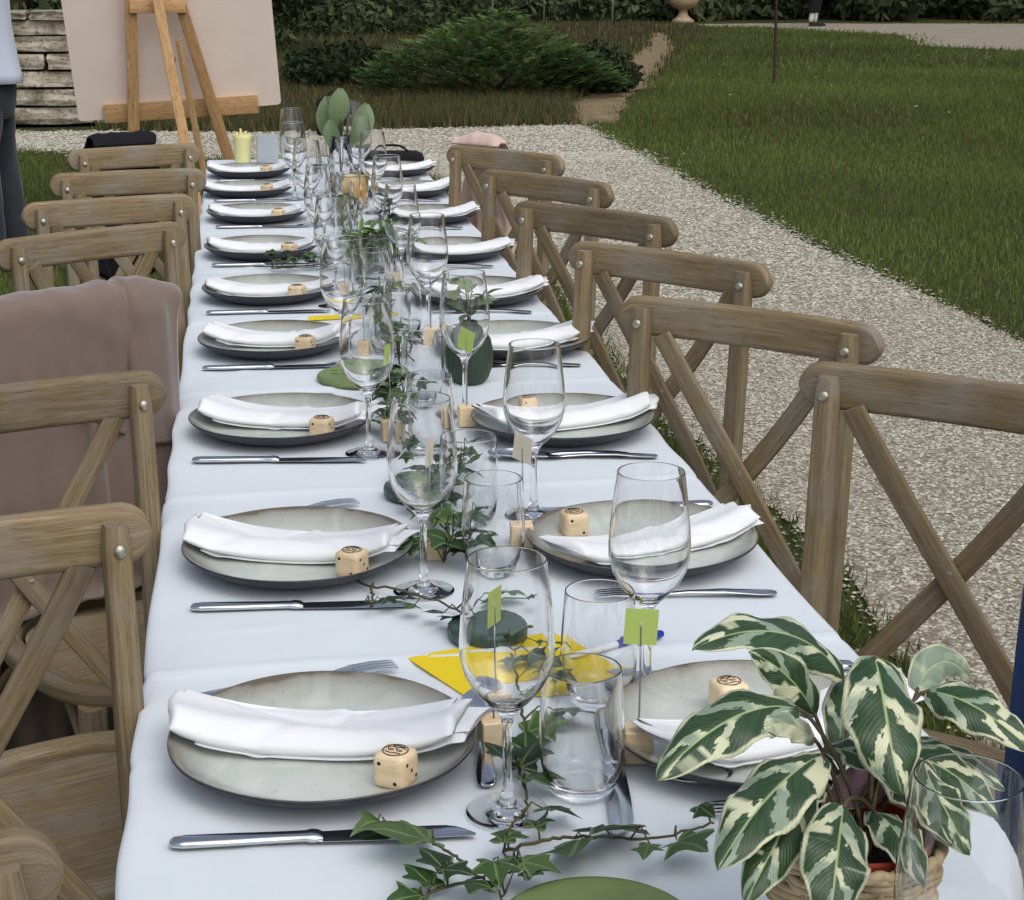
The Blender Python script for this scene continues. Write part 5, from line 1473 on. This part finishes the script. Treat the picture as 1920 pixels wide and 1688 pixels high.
m = MB(); m.loft([[Vector((u, v - z * .12, z)) for u, v in rrect(.036, .012, .003, 2)] for z in (0, .098)]); obj('cover', m.mesh('cover', M['box_grey'], True, 40, recalc=True), bx_)
m = MB(); m.box((0, -.02, .002), (.085, .05, .004)); obj('base', m.mesh('base', M['box_grey'], False), bx_)
bag = thing('black_bag', 'flat black zipped bag with a pale label at the easel end, gravel side', 'bag', (.50, 5.99, CLOTH), R(-12))
m = MB(); m.loft([[Vector((u * s_, v * s_, z)) for u, v in rrect(.11, .055, .03, 5)] for z, s_ in ((0, .92), (.008, 1), (.026, 1), (.040, .95), (.048, .8))]); obj('pouch', m.mesh('pouch', M['black_wool'], True, recalc=True), bag)
m = MB(); m.box((-.03, -.0562, .022), (.045, .002, .012)); obj('label_patch', m.mesh('label_patch', M['box_grey'], False), bag)
m = MB(); m.tube(catmull([(-.06, 0, .046), (-.03, .01, .066), (.03, .01, .066), (.06, 0, .046)], 5), .004, 6); obj('handle', m.mesh('handle', M['black_wool']), bag)
# black camera bag on the gravel beyond the table end
bp = thing('black_backpack', 'black backpack standing on the gravel beyond the table', 'backpack', (.76, 14.55, .006), R(10)); bp.scale = (.95, .95, .62)
m = MB(); m.loft([[Vector((u * s_, v * s_ + .02 * z, z)) for u, v in rrect(.15, .09, .05, 5)] for z, s_ in ((0, .9), (.03, 1), (.30, 1), (.44, .9), (.50, .6))]); obj('pack', m.mesh('pack', M['black_wool'], True, recalc=True), bp)
m = MB(); m.loft([[Vector((u * s_, v * s_ - .10, z)) for u, v in rrect(.11, .035, .02, 4)] for z, s_ in ((.04, .9), (.06, 1), (.22, 1), (.25, .85))]); obj('pocket', m.mesh('pocket', M['black_wool'], True, recalc=True), bp)
m = MB(); m.tube(catmull([(-.05, 0, .50), (-.03, 0, .55), (.03, 0, .55), (.05, 0, .50)], 5), .009, 7); obj('handle', m.mesh('handle', M['black_wool']), bp)

# ================================================================== calathea in its basket pot
CALATHEA = [
  ('green', [(0.415, 1.128, 0.916), (0.388, 1.125, 0.964), (0.333, 1.105, 0.977), (0.288, 1.078, 0.968)], 0.0486, (-0.07, -0.43, 0.90)),
  ('green', [(0.378, 1.080, 0.911), (0.367, 1.077, 0.935), (0.350, 1.075, 0.954), (0.326, 1.072, 0.966)], 0.0329, (0.17, -0.92, 0.35)),
  ('green', [(0.361, 1.065, 0.925), (0.323, 1.046, 0.947), (0.278, 1.018, 0.936), (0.245, 0.996, 0.914)], 0.0474, (-0.17, -0.51, 0.84)),
  ('green', [(0.368, 1.037, 0.904), (0.335, 1.003, 0.913), (0.295, 0.964, 0.903), (0.271, 0.940, 0.879)], 0.0511, (-0.40, -0.58, 0.71)),
  ('green', [(0.357, 1.024, 0.891), (0.330, 0.985, 0.888), (0.307, 0.954, 0.876), (0.289, 0.940, 0.854)], 0.0374, (-0.32, -0.84, 0.44)),
  ('green', [(0.369, 0.991, 0.890), (0.352, 0.951, 0.889), (0.342, 0.927, 0.873), (0.337, 0.919, 0.843)], 0.0483, (-0.09, -0.86, 0.51)),
  ('green', [(0.413, 1.067, 0.960), (0.405, 1.025, 0.955), (0.395, 0.989, 0.934), (0.403, 0.978, 0.900)], 0.0577, (-0.04, -0.92, 0.40)),
  ('green', [(0.461, 1.091, 0.921), (0.474, 1.070, 0.929), (0.492, 1.044, 0.923), (0.518, 1.033, 0.896)], 0.0423, (-0.08, -0.53, 0.84)),
  ('pale', [(0.477, 1.144, 0.895), (0.488, 1.158, 0.914), (0.512, 1.167, 0.919), (0.529, 1.167, 0.892)], 0.0319, (-0.13, -0.84, 0.53)),
  ('green', [(0.439, 1.044, 0.893), (0.436, 1.012, 0.889), (0.441, 0.986, 0.875), (0.452, 0.978, 0.854)], 0.0417, (0.16, -0.85, 0.51)),
  ('green', [(0.443, 1.084, 0.886), (0.465, 1.070, 0.889), (0.490, 1.053, 0.879), (0.508, 1.046, 0.862)], 0.0242, (-0.07, -0.45, 0.89)),
  ('green', [(0.384, 1.073, 0.892), (0.389, 1.054, 0.900), (0.400, 1.041, 0.899), (0.412, 1.028, 0.894)], 0.0218, (-0.11, -0.72, 0.68)),
  ('pale', [(0.371, 1.057, 0.904), (0.355, 1.045, 0.924), (0.340, 1.039, 0.932), (0.322, 1.030, 0.929)], 0.0232, (-0.10, -0.64, 0.76)),
  ('green', [(0.446, 1.087, 0.864), (0.416, 1.062, 0.872), (0.391, 1.045, 0.872), (0.366, 1.027, 0.868)], 0.0331, (0.13, 0.88, -0.46)),
  ('green', [(0.430, 1.080, 0.880), (0.450, 1.060, 0.890), (0.470, 1.030, 0.884), (0.486, 1.008, 0.862)], 0.040, (-0.05, -0.60, 0.78)),
  ('green', [(0.420, 1.060, 0.872), (0.428, 1.030, 0.884), (0.432, 1.000, 0.880), (0.438, 0.975, 0.864)], 0.034, (0.25, -0.75, 0.60)),
  ('green', [(0.400, 1.085, 0.880), (0.410, 1.110, 0.905), (0.430, 1.140, 0.915), (0.455, 1.165, 0.900)], 0.040, (-0.10, -0.70, 0.70)),
  ('green', [(0.372, 1.050, 0.880), (0.352, 1.030, 0.892), (0.330, 1.000, 0.888), (0.312, 0.978, 0.868)], 0.038, (-0.45, -0.60, 0.66)),
  ('green', [(0.400, 1.020, 0.868), (0.402, 0.995, 0.878), (0.404, 0.970, 0.872), (0.408, 0.948, 0.852)], 0.034, (0.10, -0.85, 0.52)),
]
PX, PY = .388, 1.022
plant = thing('potted_plant', 'variegated calathea with dark green and cream leaves in a woven basket pot', 'potted plant', (PX, PY, CLOTH))
def cal_leaf(kind, pts, width, nrm, seed):
    r = random.Random(seed); off = Vector((PX, PY, CLOTH))
    P = [Vector(p) - off for p in pts]; N = 26; K = 9
    C = bez(P[0], P[1], P[2], P[3], N)
    nh = Vector(nrm); rows = []; uvr = []; ph = r.uniform(0, 6.28)
    curl = r.uniform(-.25, .30)
    for i, c in enumerate(C):
        u = i / N
        t_ = (C[min(i + 1, N)] - C[max(i - 1, 0)]).normalized()
        sd_ = t_.cross(nh).normalized(); n_ = sd_.cross(t_).normalized()
        w_ = width * .5 * .98 * (math.sin(math.pi * min(1, .03 + u * .97) ** .86) ** .72 if 0 < u < 1 else 0) + .0004
        row = []
        for j in range(2 * K + 1):
            v = (j - K) / K
            bend = (.22 + curl * (u - .3)) * (v * v) * w_ * 1.1
            wave = .17 * w_ * v * v * math.sin(u * 19 + ph + (2 if v > 0 else 0)) + .03 * w_ * math.sin(u * 60 - abs(v) * 14) * abs(v)
            row.append(c + sd_ * v * w_ * (1 - .06 * v * v) - n_ * bend * (1 if r.random() > -1 else 1) + n_ * (wave - .0012 * math.exp(-(v / .06) ** 2)))
        rows.append(row); uvr.append(u)
    m = MB(); n = 2 * K + 1
    verts = [p for r_ in rows for p in r_]; faces = []; uvs = []
    for i in range(N):
        for j in range(2 * K):
            faces.append((i * n + j, (i + 1) * n + j, (i + 1) * n + j + 1, i * n + j + 1))
            v0, v1 = (j - K) / K, (j + 1 - K) / K
            uvs.append([(uvr[i], v0), (uvr[i + 1], v0), (uvr[i + 1], v1), (uvr[i], v1)])
    m.add(verts, faces, uvs, 0)
    me = m.mesh('leaf', [M['calathea_top' if kind == 'green' else 'calathea_pale'], M['calathea_under']], True)
    # make sure the front faces along the hint, then give the leaf its thickness and pale underside
    if me.polygons[len(me.polygons) // 2].normal.dot(nh) < 0: me.flip_normals()
    o = obj('leaf', me, plant)
    so = o.modifiers.new('thick', 'SOLIDIFY'); so.thickness = .0007; so.offset = -1; so.material_offset = 1; so.material_offset_rim = 0
    return P[0], (P[1] - P[0]).normalized()
r_pl = random.Random(3)
for i, (kind, pts, w_, nr_) in enumerate(CALATHEA):
    b0, d0 = cal_leaf(kind, pts, w_, nr_, 900 + i)
    foot = Vector((r_pl.uniform(-.02, .02), r_pl.uniform(-.015, .025), .105))
    st = MB(); st.tube(bez(foot, foot + Vector((0, 0, .04)), b0 - d0 * .022, b0 + d0 * .004, 10), [.0021 - .0008 * k / 10 for k in range(11)], 7); obj('leaf_stalk', st.mesh('leaf_stalk', M['calathea_stem']), plant)
m = MB(); m.lathe([(0, .104), (.043, .104), (.0445, .107), (0, .113)], 30); obj('soil', m.mesh('soil', M['soil']), plant)
m = MB(); m.lathe([(0, .012), (.034, .012), (.046, .112), (.0505, .113), (.0510, .123), (.0480, .124), (.0470, .114), (.0440, .112), (.032, .016), (0, .016)], 40); obj('inner_pot', m.mesh('inner_pot', M['pot_red'], True, 40, recalc=True), plant)
bk = MB()
for k in range(24):
    z = .003 + k * .0049; rr = .0455 + .0115 * k / 23
    bk.tube([((rr + .0022 * math.cos(a * 10 + (k // 2 % 2) * math.pi)) * math.cos(a), (rr + .0022 * math.cos(a * 10 + (k // 2 % 2) * math.pi)) * math.sin(a), z) for a in np.linspace(0, 6.2832, 90)], .0026, 6, False)
basket = obj('basket', bk.mesh('basket', M['basket_weave']), plant)
br = MB(); br.tube([((.0575 + .001 * math.cos(a * 26)) * math.cos(a), (.0575 + .001 * math.cos(a * 26)) * math.sin(a), .119 + .001 * math.sin(a * 26)) for a in np.linspace(0, 6.2832, 120)], .0040, 8, False); obj('basket_rim', br.mesh('basket_rim', M['basket_weave']), basket)
for k in range(20):
    a = k * 2 * math.pi / 20; m = MB(); m.tube([(.044 * math.cos(a), .044 * math.sin(a), .0), (.0565 * math.cos(a), .0565 * math.sin(a), .117)], .0022, 6); obj('upright', m.mesh('upright', M['basket_weave']), basket)
m = MB(); m.lathe([(0, 0), (.046, 0), (.046, .004), (0, .004)], 30); obj('basket_base', m.mesh('basket_base', M['basket_weave'], True, 30), basket)
